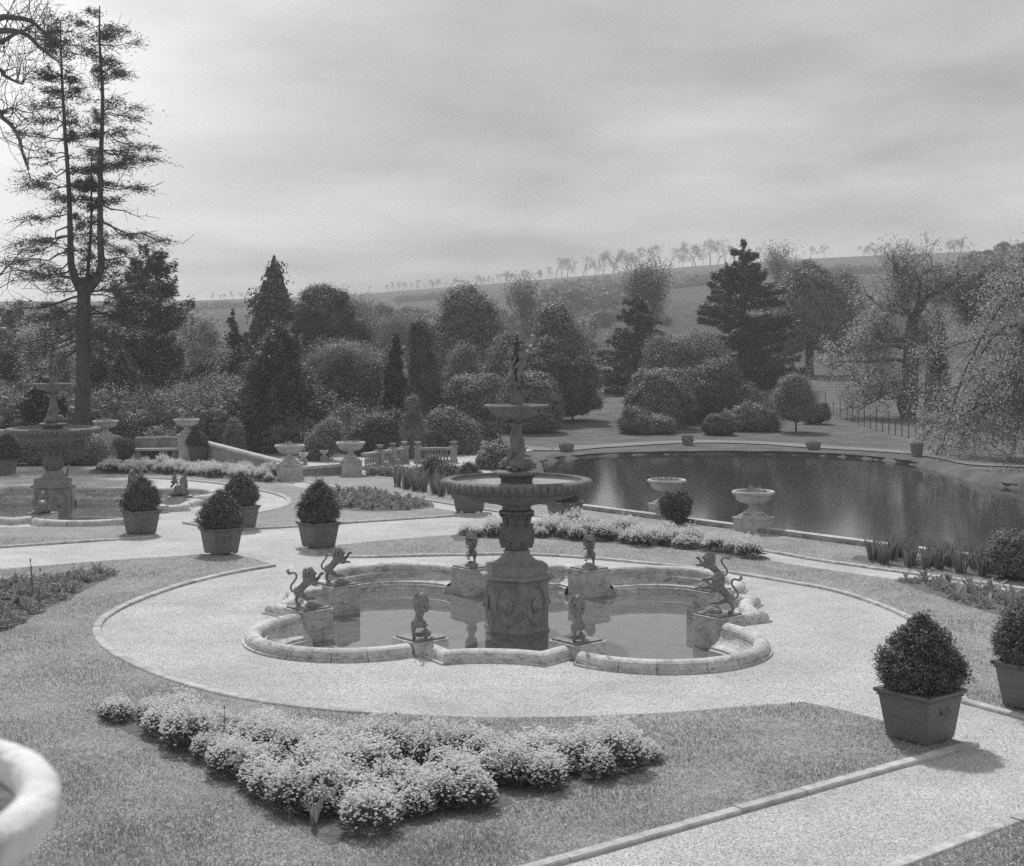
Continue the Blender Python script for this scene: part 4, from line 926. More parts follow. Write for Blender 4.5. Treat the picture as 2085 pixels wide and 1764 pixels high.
def scatter(name, lb, cat, grp, meshes, pts, seed, s0=.8, s1=1.25, tagz=.04):
    rg = random.Random(seed)
    for (x, y) in pts:
        o = link(name, rg.choice(meshes), None, (x, y, tagz), rg.uniform(0, 6.3)); s_ = rg.uniform(s0, s1); o.scale = (s_,) * 3; tag(o, lb, cat, grp)
rg = random.Random(9)
scatter('tulip_plant', 'broad leaved tulip plant at the edge of the foreground flower bed', 'tulip', 'tulip plants in the foreground bed', TU, ats([(505, 1572), (520, 1608), (640, 1690), (760, 1668), (780, 1640), (905, 1640), (1060, 1612), (1075, 1590), (1190, 1570), (570, 1640), (880, 1668), (460, 1530), (610, 1668), ]), 1, .9, 1.3)
scatter('tulip_plant', 'broad leaved tulip plant in the bed at the left edge', 'tulip', 'tulip plants in the left bed', TU, fill(bedD, .52, rg, .08), 2, .9, 1.5)
scatter('tulip_plant', 'tulip plant in the small bed beyond the left clipped bushes', 'tulip', 'tulip plants in the middle lawn bed', [TU[0], TU[1], TU[4]], fill(bedE, .55, rg, .05), 3, 1.0, 1.5)
scatter('tulip_plant', 'tulip plant in the thin bed at the right behind the tubs', 'tulip', 'tulip plants in the right bed', TU, fill(bedG, .5, rg, .05), 4, 1.0, 1.5)
def iris_mesh(seed):
    rg = random.Random(seed); g = G()
    for i in range(30):
        a = rg.uniform(0, 6.28); r0 = rg.uniform(0, .10); l = rg.uniform(.3, .55); le = rg.uniform(.05, .42); w = rg.uniform(.012, .022); x, y = r0 * math.cos(a), r0 * math.sin(a); dx, dy = -math.sin(a + .5) * w, math.cos(a + .5) * w; ex, ey = math.cos(a) * l * le, math.sin(a) * l * le
        g.add([(x - dx, y - dy, 0), (x + dx, y + dy, 0), (x + ex * .5 + dx, y + ey * .5 + dy, l * .6), (x + ex * .5 - dx, y + ey * .5 - dy, l * .6), (x + ex * 1.2, y + ey * 1.2, l)], [[0, 1, 2, 3], [3, 2, 4]])
    return g.mesh('iris_leaves', M_mid)
IR = [iris_mesh(i) for i in range(3)]
scatter('iris_clump', 'clump of sword shaped iris leaves in the bed along the pond wall', 'iris', 'iris clumps by the pond wall', IR, fill(bedF, .55, rg, .05), 5, 1.0, 1.35)
bedH = ats([(800, 1000), (880, 1012), (925, 1022), (985, 1025), (985, 1008), (900, 998), (810, 988)])
scatter('iris_clump', 'clump of sword shaped leaves in the bed left of the near fountain bowl', 'iris', 'iris clumps left of the bowl', IR, fill(bedH, .75, rg, .02), 6, 1.2, 1.6)
# leafy filler in the left bed and the right bed
M_low = leafm('low_bed_leaves', .30, .6, .3)
def low_plant(seed, r=.16, hgt=.12, n=150):
    rn = np.random.default_rng(seed); a = rn.random(n) * 6.28; rr = r * np.sqrt(rn.random(n)); P = np.stack([rr * np.cos(a), rr * np.sin(a), rn.random(n) * hgt * (1 - (rr / r) ** 2 * .6)], 1)
    return G().cards(P, rn.normal(size=(n, 3)) * .6 + (0, 0, .8), .026, .012, None, rn).mesh('low_leaves', M_low)
LP = [low_plant(i) for i in range(3)]
scatter('low_bedding_plant', 'low leafy bedding plant among the tulips at the left edge', 'bedding plant', 'bedding plants in the left bed', LP, fill(bedD, .34, rg, .05), 7, .9, 1.5)
scatter('low_bedding_plant', 'low leafy bedding plant in the thin bed at the right behind the tubs', 'bedding plant', 'bedding plants in the right bed', LP, fill(bedG, .42, rg, .05), 8, .8, 1.3)
scatter('low_bedding_plant', 'low leafy bedding plant among the tulips of the middle lawn', 'bedding plant', 'bedding plants in the middle bed', LP, fill(bedE, .6, rg, .05), 9, 1.1, 1.9)
# stone flat on the lawn, daisies, blades of grass
x, y = at(1205, 1588); o = G().ball((0, 0, .03), 1, 2, (.13, .09, .075), .08, 2).build('pale_stone', M_urn2, None, True, (x, y, .03)); tag(o, 'pale rounded stone lying at the edge of the foreground bed', 'stone')
def in_lawn(X_, Y_):
    r = np.zeros(len(X_), bool)
    for P in LAWNS: r |= inside(P, X_, Y_) & (polydist(P, X_, Y_) > .04)
    for P in (bedA, bedB, bedC, bedD, bedE, bedF, bedG): r &= ~inside(P, X_, Y_)
    return r
rn = np.random.default_rng(3); n = 16000; Yd = rn.uniform(12.5, 58, n); Xd = rn.uniform(-.42, .42, n) * Yd
k = in_lawn(Xd, Yd); Xd, Yd = Xd[k], Yd[k]; den = np.sin(Xd * 1.1 + 2) * np.sin(Yd * .9 + Xd * .4) + rn.normal(0, .5, len(Xd)); pondside = (Yd > 30) & (Xd > 0)
k = (den > .75) | (pondside & (den > -.3)); Xd, Yd = Xd[k], Yd[k]; n = len(Xd)
v, f = ico(1); q = v[None] * rn.uniform(.009, .016, n)[:, None, None] * np.array([1, 1, .45]) + np.stack([Xd, Yd, np.full(n, ZL + .03)], 1)[:, None]
o = G().add(q.reshape(-1, 3), (f[None] + (np.arange(n) * len(v))[:, None, None]).reshape(-1, 3)).build('daisies', M_petal); tag(o, 'tiny white daisies scattered over the lawns', 'daisies', kind='stuff')
n = 330000; Yd = 12.6 + 24 * rn.random(n) ** 1.5; Xd = rn.uniform(-.40, .40, n) * Yd; k = in_lawn(Xd, Yd); Xd, Yd = Xd[k], Yd[k]; n = len(Xd)
hg = rn.uniform(.018, .045, n) * (1 + .5 * np.sin(Xd * 2.1) * np.sin(Yd * 1.7)); a = rn.random(n) * 6.28; w = .006; ln = rn.normal(0, .02, (n, 2)); z = np.full(n, ZL - .004)
V = np.stack([np.stack([Xd - w * np.cos(a), Yd - w * np.sin(a), z], 1), np.stack([Xd + w * np.cos(a), Yd + w * np.sin(a), z], 1), np.stack([Xd + ln[:, 0], Yd + ln[:, 1], z + hg], 1)], 1).reshape(-1, 3)
M_grass = leafm('grass_blades', .37, .55, .25, .6, .2)
o = G().add(V, np.arange(len(V)).reshape(-1, 3)).build('grass_blades', M_grass); tag(o, 'short mown grass of the near lawns', 'grass', kind='stuff')
n = 120000; Yd = 12.6 + 18 * rn.random(n) ** 1.3; Xd = rn.uniform(-.42, .42, n) * Yd; bad = np.zeros(n, bool)
for P in LAWNS: bad |= inside(P, Xd, Yd)
bad |= inside(outline(C1, -.05), Xd, Yd); Xd, Yd = Xd[~bad], Yd[~bad]; n = len(Xd)
ov = np.array([(1, 0, 0), (-1, 0, 0), (0, 1, 0), (0, -1, 0), (0, 0, 1), (0, 0, -1.)]); of = np.array([(0, 2, 4), (2, 1, 4), (1, 3, 4), (3, 0, 4), (2, 0, 5), (1, 2, 5), (3, 1, 5), (0, 3, 5)])
q = ov[None] * rn.uniform(.004, .011, (n, 1, 1)) * rn.uniform(.6, 1.4, (n, 1, 3)) * np.array([1, 1, .45]) + np.stack([Xd, Yd, np.full(n, .002)], 1)[:, None]
M_peb = mat('gravel_stones', lo=.42, hi=.58, scale=3, island=.4, rough=.9, spec=.15)
o = G().add(q.reshape(-1, 3), (of[None] + (np.arange(n) * 6)[:, None, None]).reshape(-1, 3)).build('gravel_stones', M_peb); tag(o, 'loose pale gravel stones on the near walks', 'gravel', kind='stuff')
# ---------------------------------------------------------------- trees and shrubs
def ZY(py, D): return EYE - (py - YH) * D / F       # height of a picture row at a distance
def XP(px, D): return (px - CX) * D / F
def crown(g, rng, lobes, n, k, leaf, clump=.35, jit=.08, upb=.5, outw=.8, asp=.5, core=.78, low=-.6, dir_up=0.0, lump=6):
    lobes = [np.array(l, float) for l in lobes]
    if jit > .045 and lump:
        for l in list(lobes):
            for _ in range(lump + 3):
                d = rng.normal(size=3); d /= np.linalg.norm(d); d[2] = abs(d[2]) * (1 if rng.random() < .8 else -.5); r = l[3:6].min() * rng.uniform(.22, .44); lobes.append(np.concatenate([l[:3] + d * l[3:6] * rng.uniform(.82, 1.14), (r, r, r * rng.uniform(.8, 1.2))]))
    wts = np.array([(l[3] * l[4] + l[3] * l[5]) for l in lobes]); wts /= wts.sum()
    li = rng.choice(len(lobes), k, p=wts); D_ = rng.normal(size=(k, 3)); D_ /= np.linalg.norm(D_, axis=1, keepdims=True); D_[:, 2] = np.where(D_[:, 2] < low, -D_[:, 2], D_[:, 2])
    Lc = np.array([l[:3] for l in lobes])[li]; Lr = np.array([l[3:6] for l in lobes])[li]
    wob = 1 + .07 * np.sin(D_ @ (4.1, 3.3, 5.2) + li * 1.7) + .05 * np.sin(D_ @ (-7, 9.1, 6.3) + li)
    P0 = Lc + D_ * Lr * (wob + rng.normal(-.02, jit, k))[:, None]
    m = max(1, n // k); idx = np.repeat(np.arange(k), m); cs = clump * rng.uniform(.6, 1.4, k)[idx]
    off = rng.normal(0, 1, (len(idx), 3)) * np.array([1, 1, .7]); P = P0[idx] + off * cs[:, None]
    N = D_[idx] * outw + off * .35 + rng.normal(0, .55, (len(idx), 3)) + (0, 0, upb); T = None
    if dir_up: T = off * .5 + D_[idx] + np.array([0, 0, dir_up]) + rng.normal(0, .3, (len(idx), 3))
    g.cards(P, N, leaf * rng.uniform(.6, 1.35, len(P)), leaf * asp * rng.uniform(.7, 1.2, len(P)), T, rng)
    if core:
        for i, l in enumerate(lobes):   # inner leaves: a shell of separate faces, each its own shade
            v, f = ico(4 if l[3] > 2.5 else 3); q = v * (1 + .07 * np.sin(v @ (4.1, 3.3, 5.2) + i * 1.7))[:, None]; tri = (q * l[3:6] * core + l[:3])[f]
            ctr_ = tri.mean(1, keepdims=True); tri = ctr_ + (tri - ctr_) * 1.25 + rng.normal(0, .07, tri.shape) * min(l[3:6].min(), 3) * .5; g.add(tri.reshape(-1, 3), np.arange(len(tri) * 3).reshape(-1, 3))
    return g
def shrub(name, lb, cat, lobes_px, D, m, n=9000, leaf=.11, k=None, z0=None, core=.80, clump=.22, jit=.05, trunk=True, asp=.5, upb=.5, depth=1.0, group=None, dir_up=0, low=-.6, outw=.8):
    """lobes_px: (centre px, centre py, half width px, half height px[, extra distance])"""
    rng = np.random.default_rng(abs(hash((lobes_px[0], D))) % 99999 if False else int(lobes_px[0][0] * 7 + lobes_px[0][1] * 3 + D))
    n = int(n * 2.6); leaf *= .58; s_ = D / F; cx = XP(lobes_px[0][0], D); gz = h(cx, D) if z0 is None else z0; t = thing(name, lb, cat, (cx, D, gz), 0, group); L = []
    for l in lobes_px:
        dd = l[4] if len(l) > 4 else 0.0; Dl = D + dd; rx = l[2] * s_; L.append((XP(l[0], Dl) - cx, dd, ZY(l[1], Dl) - gz, rx, rx * .9 * depth, l[3] * s_))
    g = crown(G(), rng, L, n, k or max(60, n // 52), leaf, clump, jit, upb, outw, asp, core, low, dir_up); g.build('crown', m, t)
    if trunk:
        zt = max(l[2] for l in L) * .7
        G().pipe([(0, 0, -.3), (.05, 0, zt * .5), (0, 0, zt)], [max(.06, L[0][3] * .07), max(.05, L[0][3] * .05), .03], 7).build('trunk', M_barkd, t)
    return t
def conifer(name, lb, px, ytop, ybase, hw, D, m, n=16000, lev=26, per=7, leaf=.16, droop=-.12, power=.8, lowcut=.05, prof=None, z0=None, gap=.12, up=.0, thick=.10, group=None, lean=0.0, trunk=.28, asp=.3, seed=0, tuft=0.0):
    rng = np.random.default_rng(int(px * 3 + D + seed)); cx = XP(px, D); gz = h(cx, D) if z0 is None else z0
    H = ZY(ytop, D) - gz; zb = max(.2, ZY(ybase, D) - gz); Rm = hw * D / F; t = thing(name, lb, 'tree', (cx, D, gz), 0, group)
    segs = []; C, N, T = [], [], []; tot = 0; BR = []
    for i in range(lev):
        u = (i + rng.uniform(-.3, .3)) / lev; u = min(max(u, 0), .995); z = zb + (H - zb) * u
        rad = Rm * ((1 - u) ** power if prof is None else np.interp(u, prof[0], prof[1]))
        for j in range(per):
            if rng.random() < gap: continue
            a = rng.uniform(0, 2 * np.pi); L = rad * rng.uniform(.72, 1.12); BR.append((z + rng.normal(0, .022) * (H - zb), a, L * rng.choice((1, 1, 1, .8, 1.18))))
    w = np.array([b[2] for b in BR]); w = w / w.sum()
    for (z, a, L), wi in zip(BR, w):
        c, s_ = math.cos(a), math.sin(a); ns = 3; pr = (0, 0, z)
        for q in range(1, ns + 1):
            tq = q / ns; p = (c * L * tq, s_ * L * tq, z + droop * L * tq * (1.6 - tq) + up * L * tq * tq); segs.append((pr, p, .05 * (1 - (q - 1) / ns) * max(.4, L / 4) + .008, .05 * (1 - q / ns) * max(.4, L / 4) + .006)); pr = p
        mm = max(3, int(n * wi)); tq = rng.uniform(.15, 1.05, mm) ** .7; lat = rng.normal(0, 1, mm) * L * .17 * (1.15 - tq) + rng.normal(0, .06, mm)
        x = c * L * tq - s_ * lat; y = s_ * L * tq + c * lat; zz_ = z + droop * L * tq * (1.6 - tq) + up * L * tq * tq + rng.normal(0, thick, mm) - np.abs(lat) * .12
        C.append(np.stack([x, y, zz_], 1)); nn = rng.normal(0, .45, (mm, 3)) + (0, 0, 1.0); N.append(nn)
        T.append(np.stack([c + -s_ * lat * 1.2, s_ + c * lat * 1.2, np.full(mm, -.1 + tuft)], 1) + rng.normal(0, .35, (mm, 3)))
    C, N, T = map(np.concatenate, (C, N, T)); G().cards(C, N, leaf * rng.uniform(.6, 1.3, len(C)), leaf * asp, T, rng).build('crown', m, t)
    g = G(); g.pipe([(0, 0, -.4), (0, 0, H * .5), (lean, 0, H * .98)], [trunk, trunk * .6, .03], 8); A = list(zip(*segs)); g.tubes(A[0], A[1], A[2], A[3], 4); g.build('trunk', M_barkd, t)
    return t
def grow(rng, p, d, L, r, lvl, mx, segs, tips, wig=.16, up=.05, ratio=.72, spread=.55, kids=(2, 3), nseg=4, side=.35, rmin=.006):
    p = np.array(p, float); d = np.array(d, float)
    for i in range(nseg):
        d = d + rng.normal(0, wig, 3) + (0, 0, up); d /= np.linalg.norm(d); q = p + d * L / nseg; r1 = max(r * (1 - .30 / nseg * 1.2), rmin); segs.append((p, q, r, r1)); p, r = q, r1
        if lvl < mx and i and rng.random() < side:
            dd = d + rng.normal(0, spread * 1.1, 3); dd /= np.linalg.norm(dd); grow(rng, p, dd, L * ratio * .8, r * .5, lvl + 1, mx, segs, tips, wig, up, ratio, spread, kids, nseg, side, rmin)
    if lvl >= mx: tips.append(p); return
    for k in range(rng.integers(kids[0], kids[1] + 1)):
        dd = d + rng.normal(0, spread, 3); dd /= np.linalg.norm(dd); grow(rng, p, dd, L * ratio * rng.uniform(.8, 1.15), r * .68, lvl + 1, mx, segs, tips, wig, up, ratio, spread, kids, nseg, side, rmin)
def decid(name, lb, px, ytop, ybase, D, m, leaf=.10, per=14, mx=5, L0=None, seed=1, wig=.16, up=.05, spread=.55, rt=.25, cl=.35, hwpx=None, bark=None, z0=None, group=None, trunkh=.3, ratio=.74, asp=.5):
    rng = np.random.default_rng(seed); cx = XP(px, D); gz = h(cx, D) if z0 is None else z0; H = ZY(ytop, D) - gz; zb = 0
    segs, tips = [], []; grow(rng, (0, 0, -.2), (0, 0, 1), H * trunkh, rt, 0, mx, segs, tips, wig, up, ratio, spread, (2, 3), 4, .35)
    A = [np.array(a) for a in zip(*segs)]; top = max(A[1][:, 2].max(), .1); k = (H * .98) / top; wd = np.percentile(np.abs(A[1][:, 0]), 97); kx = (hwpx * D / F) / wd if hwpx else k; sc = np.array((kx, kx, k))
    t = thing(name, lb, 'tree', (cx, D, gz), 0, group); G().tubes(A[0] * sc, A[1] * sc, A[2] * 1.0, A[3] * 1.0, 5).build('trunk', bark or M_bark, t)
    if per:
        ends = np.array(tips) * sc; mids = (A[0][A[2] < rt * .16] * sc); E = np.concatenate([ends, mids]) if len(mids) else ends
        idx = np.repeat(np.arange(len(E)), per); P = E[idx] + rng.normal(0, cl, (len(idx), 3)); G().cards(P, rng.normal(0, .7, P.shape) + (0, 0, .6), leaf * rng.uniform(.6, 1.3, len(P)), leaf * asp, None, rng).build('crown', m, t)
    return t

# ---- hero: twin stemmed fir at the left
def hero():
    D = 62.0; s_ = D / F; x0 = XP(170, D); t = thing('twin_stemmed_fir', 'tall gaunt fir at the left, its trunk forked into two long bare stems', 'tree', (x0, D, 0))
    def pt(px, py, dy=0.0): return (XP(px, D) - x0, dy, ZY(py, D))
    rng = np.random.default_rng(7); g = G()
    G1 = g.pipe([pt(168, 955), pt(168, 880), pt(169, 760), pt(170, 660), pt(171, 600), pt(172, 575)], [.46, .38, .31, .30, .30, .34], 12)
    stems = [(smooth([pt(165, 590), pt(152, 565), pt(144, 530), pt(143, 480), pt(140, 380), pt(131, 250), pt(125, 130), pt(123, 42)], 4), .21, .03),
             (smooth([pt(178, 590), pt(196, 570), pt(206, 540), pt(204, 480), pt(205, 340), (XP(205, D) - x0, .3, ZY(200, D)), pt(203, 90), pt(203, 12)], 4), .23, .028),
             (smooth([pt(172, 585, .5), pt(170, 540, .7), pt(174, 470, .8), pt(175, 400, .8), pt(175, 318, .8)], 4), .10, .03)]
    for P, r0, r1 in stems: g.pipe(P, np.linspace(r0, r1, len(P)), 8)
    g.build('trunk', M_barkd, t)
    envL = lambda y: np.interp(y, [0, 60, 110, 150, 250, 350, 420, 480, 560, 640, 700, 760], [190, 95, 70, 58, 48, 38, 26, 22, 14, -20, -30, 40])
    envR = lambda y: np.interp(y, [0, 20, 60, 130, 200, 230, 340, 420, 440, 500, 560, 640, 700, 760], [215, 222, 262, 292, 275, 310, 330, 335, 372, 330, 290, 300, 290, 260])
    segs = []; C, N, T = [], [], []
    def branch(P0, tipp, leafy, dead=False):
        P0 = np.array(P0); tipp = np.array(tipp); L = np.linalg.norm(tipp - P0); sag = L * (-.10 + rng.normal(0, .05)); n_ = 6; pr = P0; pts = [P0]
        for q in range(1, n_ + 1):
            u = q / n_; p = P0 * (1 - u) + tipp * u + np.array((0, 0, sag * 4 * u * (1 - u) * .6)) + rng.normal(0, .085, 3) * (1 if q < n_ else 0); segs.append((pr, p, .045 * (1 - (q - 1) / n_) * (L / 3 + .4) * .6 + .008, .045 * (1 - q / n_) * (L / 3 + .4) * .6 + .007)); pr = p; pts.append(p)
            if q > 2:
                for _ in range(2):
                    e = p + (p - pts[-2]) * rng.uniform(.6, 1.6) + rng.normal(0, .28 * min(1, L / 2.5), 3); segs.append((p, e, .013, .005))
        if not leafy: return
        pts = np.array(pts); pads = rng.integers(1, 5); 
        for _ in range(pads):
            u = rng.uniform(.35, 1.0); i_ = u * n_; k = min(int(i_), n_ - 1); c = pts[k] * (1 - (i_ - k)) + pts[k + 1] * (i_ - k); m_ = int(rng.uniform(55, 140) * min(1.4, .5 + L / 3)); sx = rng.uniform(.14, .46) * min(1.2, .5 + L / 4)
            off = rng.normal(0, 1, (m_, 3)) * np.array((sx, sx, .10)); off[:, 2] += -.28 * np.abs(off[:, 0]) ; C.append(c + off + (0, 0, .03)); N.append(rng.normal(0, .5, (m_, 3)) + (0, 0, 1)); T.append(np.tile((tipp - P0), (m_, 1)) / L + rng.normal(0, .5, (m_, 3)) + (0, 0, -.15))
    for si, (P, r0, r1) in enumerate(stems):
        P = np.array(P); ycur = 30 if si < 2 else 330
        ycur = [52, 22, 330][si]
        while ycur < 575:
            zc = ZY(ycur, D); i_ = int(np.argmin(np.abs(P[:, 2] - zc))); p0 = P[i_]; top = (ycur < 90)
            for sgn in (-1, 1):
                if rng.random() < .12: continue
                if si == 0: lim = envL(ycur) if sgn < 0 else (165 if rng.random() < .7 else 190)
                elif si == 1: lim = envR(ycur) if sgn > 0 else (175 if rng.random() < .7 else 155)
                else: lim = 175 + sgn * rng.uniform(15, 32)
                lx = XP(lim, D) - x0; L = (lx - p0[0]); f_ = rng.uniform(.3, 1.06); dy = rng.uniform(-1, 1) * abs(L) * .6; rise = rng.uniform(-.26, .28) * abs(L)
                if ycur > 430: rise -= .12 * abs(L)
                branch(p0, p0 + (L * f_, dy, rise - .06), rng.random() < (.86 if si < 2 else .8))
            if rng.random() < .35: # branches pointing to and from the camera
                s2 = rng.choice((-1, 1)); l2 = rng.uniform(.8, 2.2) * np.interp(ycur, [40, 300], [.5, 1]); branch(p0, p0 + (rng.normal(0, .5), s2 * l2, rng.uniform(-.2, .3)), rng.random() < .7)
            ycur += rng.uniform(9, 22)
    # low boughs on the main trunk
    for y0, tx, ty in ((600, 20, 645), (620, 75, 660), (640, 300, 640), (610, 330, 690), (655, -10, 700), (665, 30, 705), (690, 60, 720), (600, 270, 560), (585, 80, 590), (575, 30, 545), (590, 285, 600), (630, 240, 640), (700, 20, 800), (645, 140, 690), (610, 110, 640), (655, 225, 690)):
        p0 = np.array(pt(170, y0)); branch(p0, np.array(pt(tx, ty, rng.uniform(-2, 1))), True); branch(p0, np.array(pt(tx + rng.uniform(-20, 20), ty + rng.uniform(-30, 10), rng.uniform(-1, 3))), True)
    for tx, ty in ((330, 835), (345, 838), (315, 800), (290, 790), (262, 830), (240, 770)):   # long dead boughs hanging down to the right
        p0 = np.array(pt(175, 690 + rng.uniform(-25, 40))); mid = (p0 + np.array(pt(tx, ty, -1))) / 2 + (0, 0, 1.0); Q = smooth([p0, mid, np.array(pt(tx, ty, -1.2))], 5); segs += [(np.array(Q[i]), np.array(Q[i + 1]), .045 - .003 * i, .042 - .003 * i) for i in range(len(Q) - 1)]
        for i in range(3, len(Q)):
            for _ in range(2): e = np.array(Q[i]) + rng.normal(0, .35, 3) + (.3, 0, -.25); segs.append((np.array(Q[i]), e, .014, .006))
    A = list(zip(*segs)); G().tubes(A[0], A[1], A[2], A[3], 5).build('boughs', M_barkd, t)
    C, N, T = map(np.concatenate, (C, N, T)); G().cards(C, N, .085 * rng.uniform(.6, 1.4, len(C)), .024, T, rng).build('crown', M_dark, t)
hero()
# ---- bare limbs reaching in at the upper left from a tree outside the picture
def bare_limbs():
    D = 34.0; t = thing('overhanging_bare_tree', 'bare twisted branches of a leafless tree reaching in at the upper left corner', 'tree', (XP(-330, D), D, 0)); x0 = XP(-330, D); rng = np.random.default_rng(21)
    def pt(px, py, dy=0.0): return np.array((XP(px, D) - x0, dy, ZY(py, D)))
    segs, tips = [], []; g = G(); g.pipe([pt(-330, 1115), pt(-330, 700), pt(-310, 400), pt(-260, 200)], [.42, .34, .28, .2], 10)
    limbs = [([pt(-300, 330), pt(-160, 130), pt(-60, 60), pt(0, 37), (pt(20, 36)), pt(60, 42), pt(85, 62), pt(110, 80), pt(125, 98)], .075), ([pt(-300, 320), pt(-120, 120), pt(-10, 90), pt(30, 70), pt(60, 58)], .07), ([pt(-300, 300), pt(-130, 110), pt(-40, 66), pt(0, 63), pt(30, 64), pt(55, 72), pt(80, 95), pt(105, 116), pt(122, 128)], .075),
             ([pt(-300, 420), pt(-120, 180), pt(-10, 143), pt(10, 155), pt(35, 168), pt(47, 172)], .06), ([pt(-310, 520), pt(-140, 300), pt(-20, 225), pt(5, 240), pt(25, 258), pt(40, 285), pt(48, 320), pt(60, 345)], .06), ([pt(-310, 520), pt(-140, 280), pt(-10, 235), pt(15, 222), pt(30, 220)], .04), ([pt(-310, 600), pt(-140, 700), pt(-60, 640), pt(0, 560), pt(30, 530)], .04)]
    for P, r in limbs:
        Q = smooth(P, 4); n_ = len(Q); g.pipe(Q, np.linspace(r * 1.6, r * .28, n_), 6)
        for i in range(int(n_ * .35), n_):
            for _ in range(2):
                if rng.random() < .62:
                    d = rng.normal(0, .6, 3) + (.3, 0, rng.choice((-.35, .9))); d /= np.linalg.norm(d); grow(rng, Q[i], d, rng.uniform(.3, .75), .014, 0, 2, segs, tips, .22, .04, .75, .5, (1, 2), 4, .4, .004)
    A = list(zip(*segs)); g.tubes(A[0], A[1], A[2], A[3], 4); g.build('limbs', M_bark, t)
bare_limbs()

# ---- far masses first (stuff), then single trees from left to right
def mass(name, lb, pts, D0, D1, m, n, leaf, hgt, seed, cat='woodland', k=None, core=.0):
    """distant wood: crowns packed between two distances; pts = (px, py_top) outline"""
    rng = np.random.default_rng(seed); L = []; P = np.array(pts, float)
    for i in range(k or 60):
        px = rng.uniform(P[0, 0], P[-1, 0]); D = rng.uniform(D0, D1); pt_ = np.interp(px, P[:, 0], P[:, 1]) + rng.uniform(0, 26) ; x = XP(px, D); zt = ZY(pt_, D); gz = h(x, D); r = rng.uniform(.45, .62) * hgt * .8; r = min(r, max(1.2, (zt - gz) * .5))
        L.append((x, D, zt - r, r * rng.uniform(.7, 1), r * .8, r)); 
        if zt - 2 * r > gz + 1: L.append((x + rng.normal(0, 1), D, (zt - 2 * r + gz) / 2 + .5, r * 1.05, r, (zt - 2 * r - gz) / 2 + 1.2))
    g = crown(G(), rng, L, n, n // 12, leaf, .45, .10, .5, .8, .35, core, -.9); tag(g.build(name, m), lb, cat, kind='stuff')
mass('distant_wood', 'hazy wood of pale spring trees at the foot of the hill', [(-200, 640), (0, 650), (180, 640), (350, 660), (450, 690), (520, 700), (620, 690), (760, 640), (860, 640), (1000, 650), (1100, 640), (1220, 660), (1420, 690), (1480, 700)], 165, 230, M_mid, 130000, .24, 9, 3, k=110, core=.8)
mass('left_woodland', 'pale twiggy woodland behind the forked fir at the left edge', [(-150, 640), (0, 634), (60, 622), (150, 640), (240, 650), (330, 640), (420, 650)], 92, 118, M_pale, 42000, .16, 6, 4, k=60, core=.72)
mass('right_woodland', 'dark conifer wood on the hill at the upper right', [(1930, 560), (1985, 525), (2030, 506), (2085, 500), (2200, 500)], 330, 420, M_dark, 14000, .8, 16, 5, k=34, core=.85)
mass('undergrowth', 'dark evergreen undergrowth filling the space behind the terrace wall', [(-150, 790), (60, 780), (200, 800), (300, 790), (420, 800), (520, 830), (620, 840), (720, 830), (800, 850)], 72, 84, M_mid, 150000, .075, 3.2, 6, 'shrubbery', k=90, core=.74)
mass('hillside_wood', 'hazy leafless wood on the hill slope above the near fountain', [(985, 640), (1040, 622), (1120, 640), (1230, 628), (1300, 612), (1400, 640), (1480, 655)], 270, 420, M_pale, 70000, .24, 13, 14, k=60, core=.7)
mass('hillside_wood', 'hazy wood on the right hill slope behind the old oak', [(1690, 625), (1760, 600), (1850, 590), (1960, 560), (2010, 545)], 300, 430, M_pale, 60000, .26, 14, 15, k=46, core=.7)
mass('hillside_wood', 'hazy wood low on the hill behind the spired and round pines', [(600, 660), (700, 628), (800, 622), (900, 632), (1000, 640)], 240, 330, M_pale, 60000, .21, 11, 16, k=54, core=.7)
S_ = shrub; Cn = conifer
Cn('dark_pine', 'dark bushy topped pine right behind the forked fir', 302, 508, 850, 88, 88, M_dark, 26000, 24, 7, .20, .02, prof=((0, .15, .4, .62, .8, .92, 1), (.75, .95, .95, .85, .66, .42, .10)), gap=.25, up=.22, thick=.22, asp=.28)
Cn('layered_fir', 'grey green fir with a slender pointed leader left of the spired pine', 474, 632, 860, 60, 96, M_darkc, 17000, 28, 8, .17, -.10, .85, gap=.1, up=.06, thick=.08)
decid('pale_spring_tree', 'thin pale green tree in new leaf between the dark pine and the layered fir', 392, 628, 860, 92, M_light, .08, 4, 5, seed=4, hwpx=62, rt=.16, spread=.5, up=.09, cl=.28)
decid('pale_spring_tree', 'thin bare branched tree left of the forked fir, rising over the garden urn wall', 60, 640, 860, 84, M_light, .08, 5, 5, seed=9, hwpx=75, rt=.16, spread=.55, up=.06, cl=.28)
decid('pale_spring_tree', 'thin twiggy tree showing between the forked fir and the dark pine', 235, 600, 860, 96, M_pale, .08, 4, 5, seed=12, hwpx=55, rt=.14, spread=.5, up=.09, cl=.28)
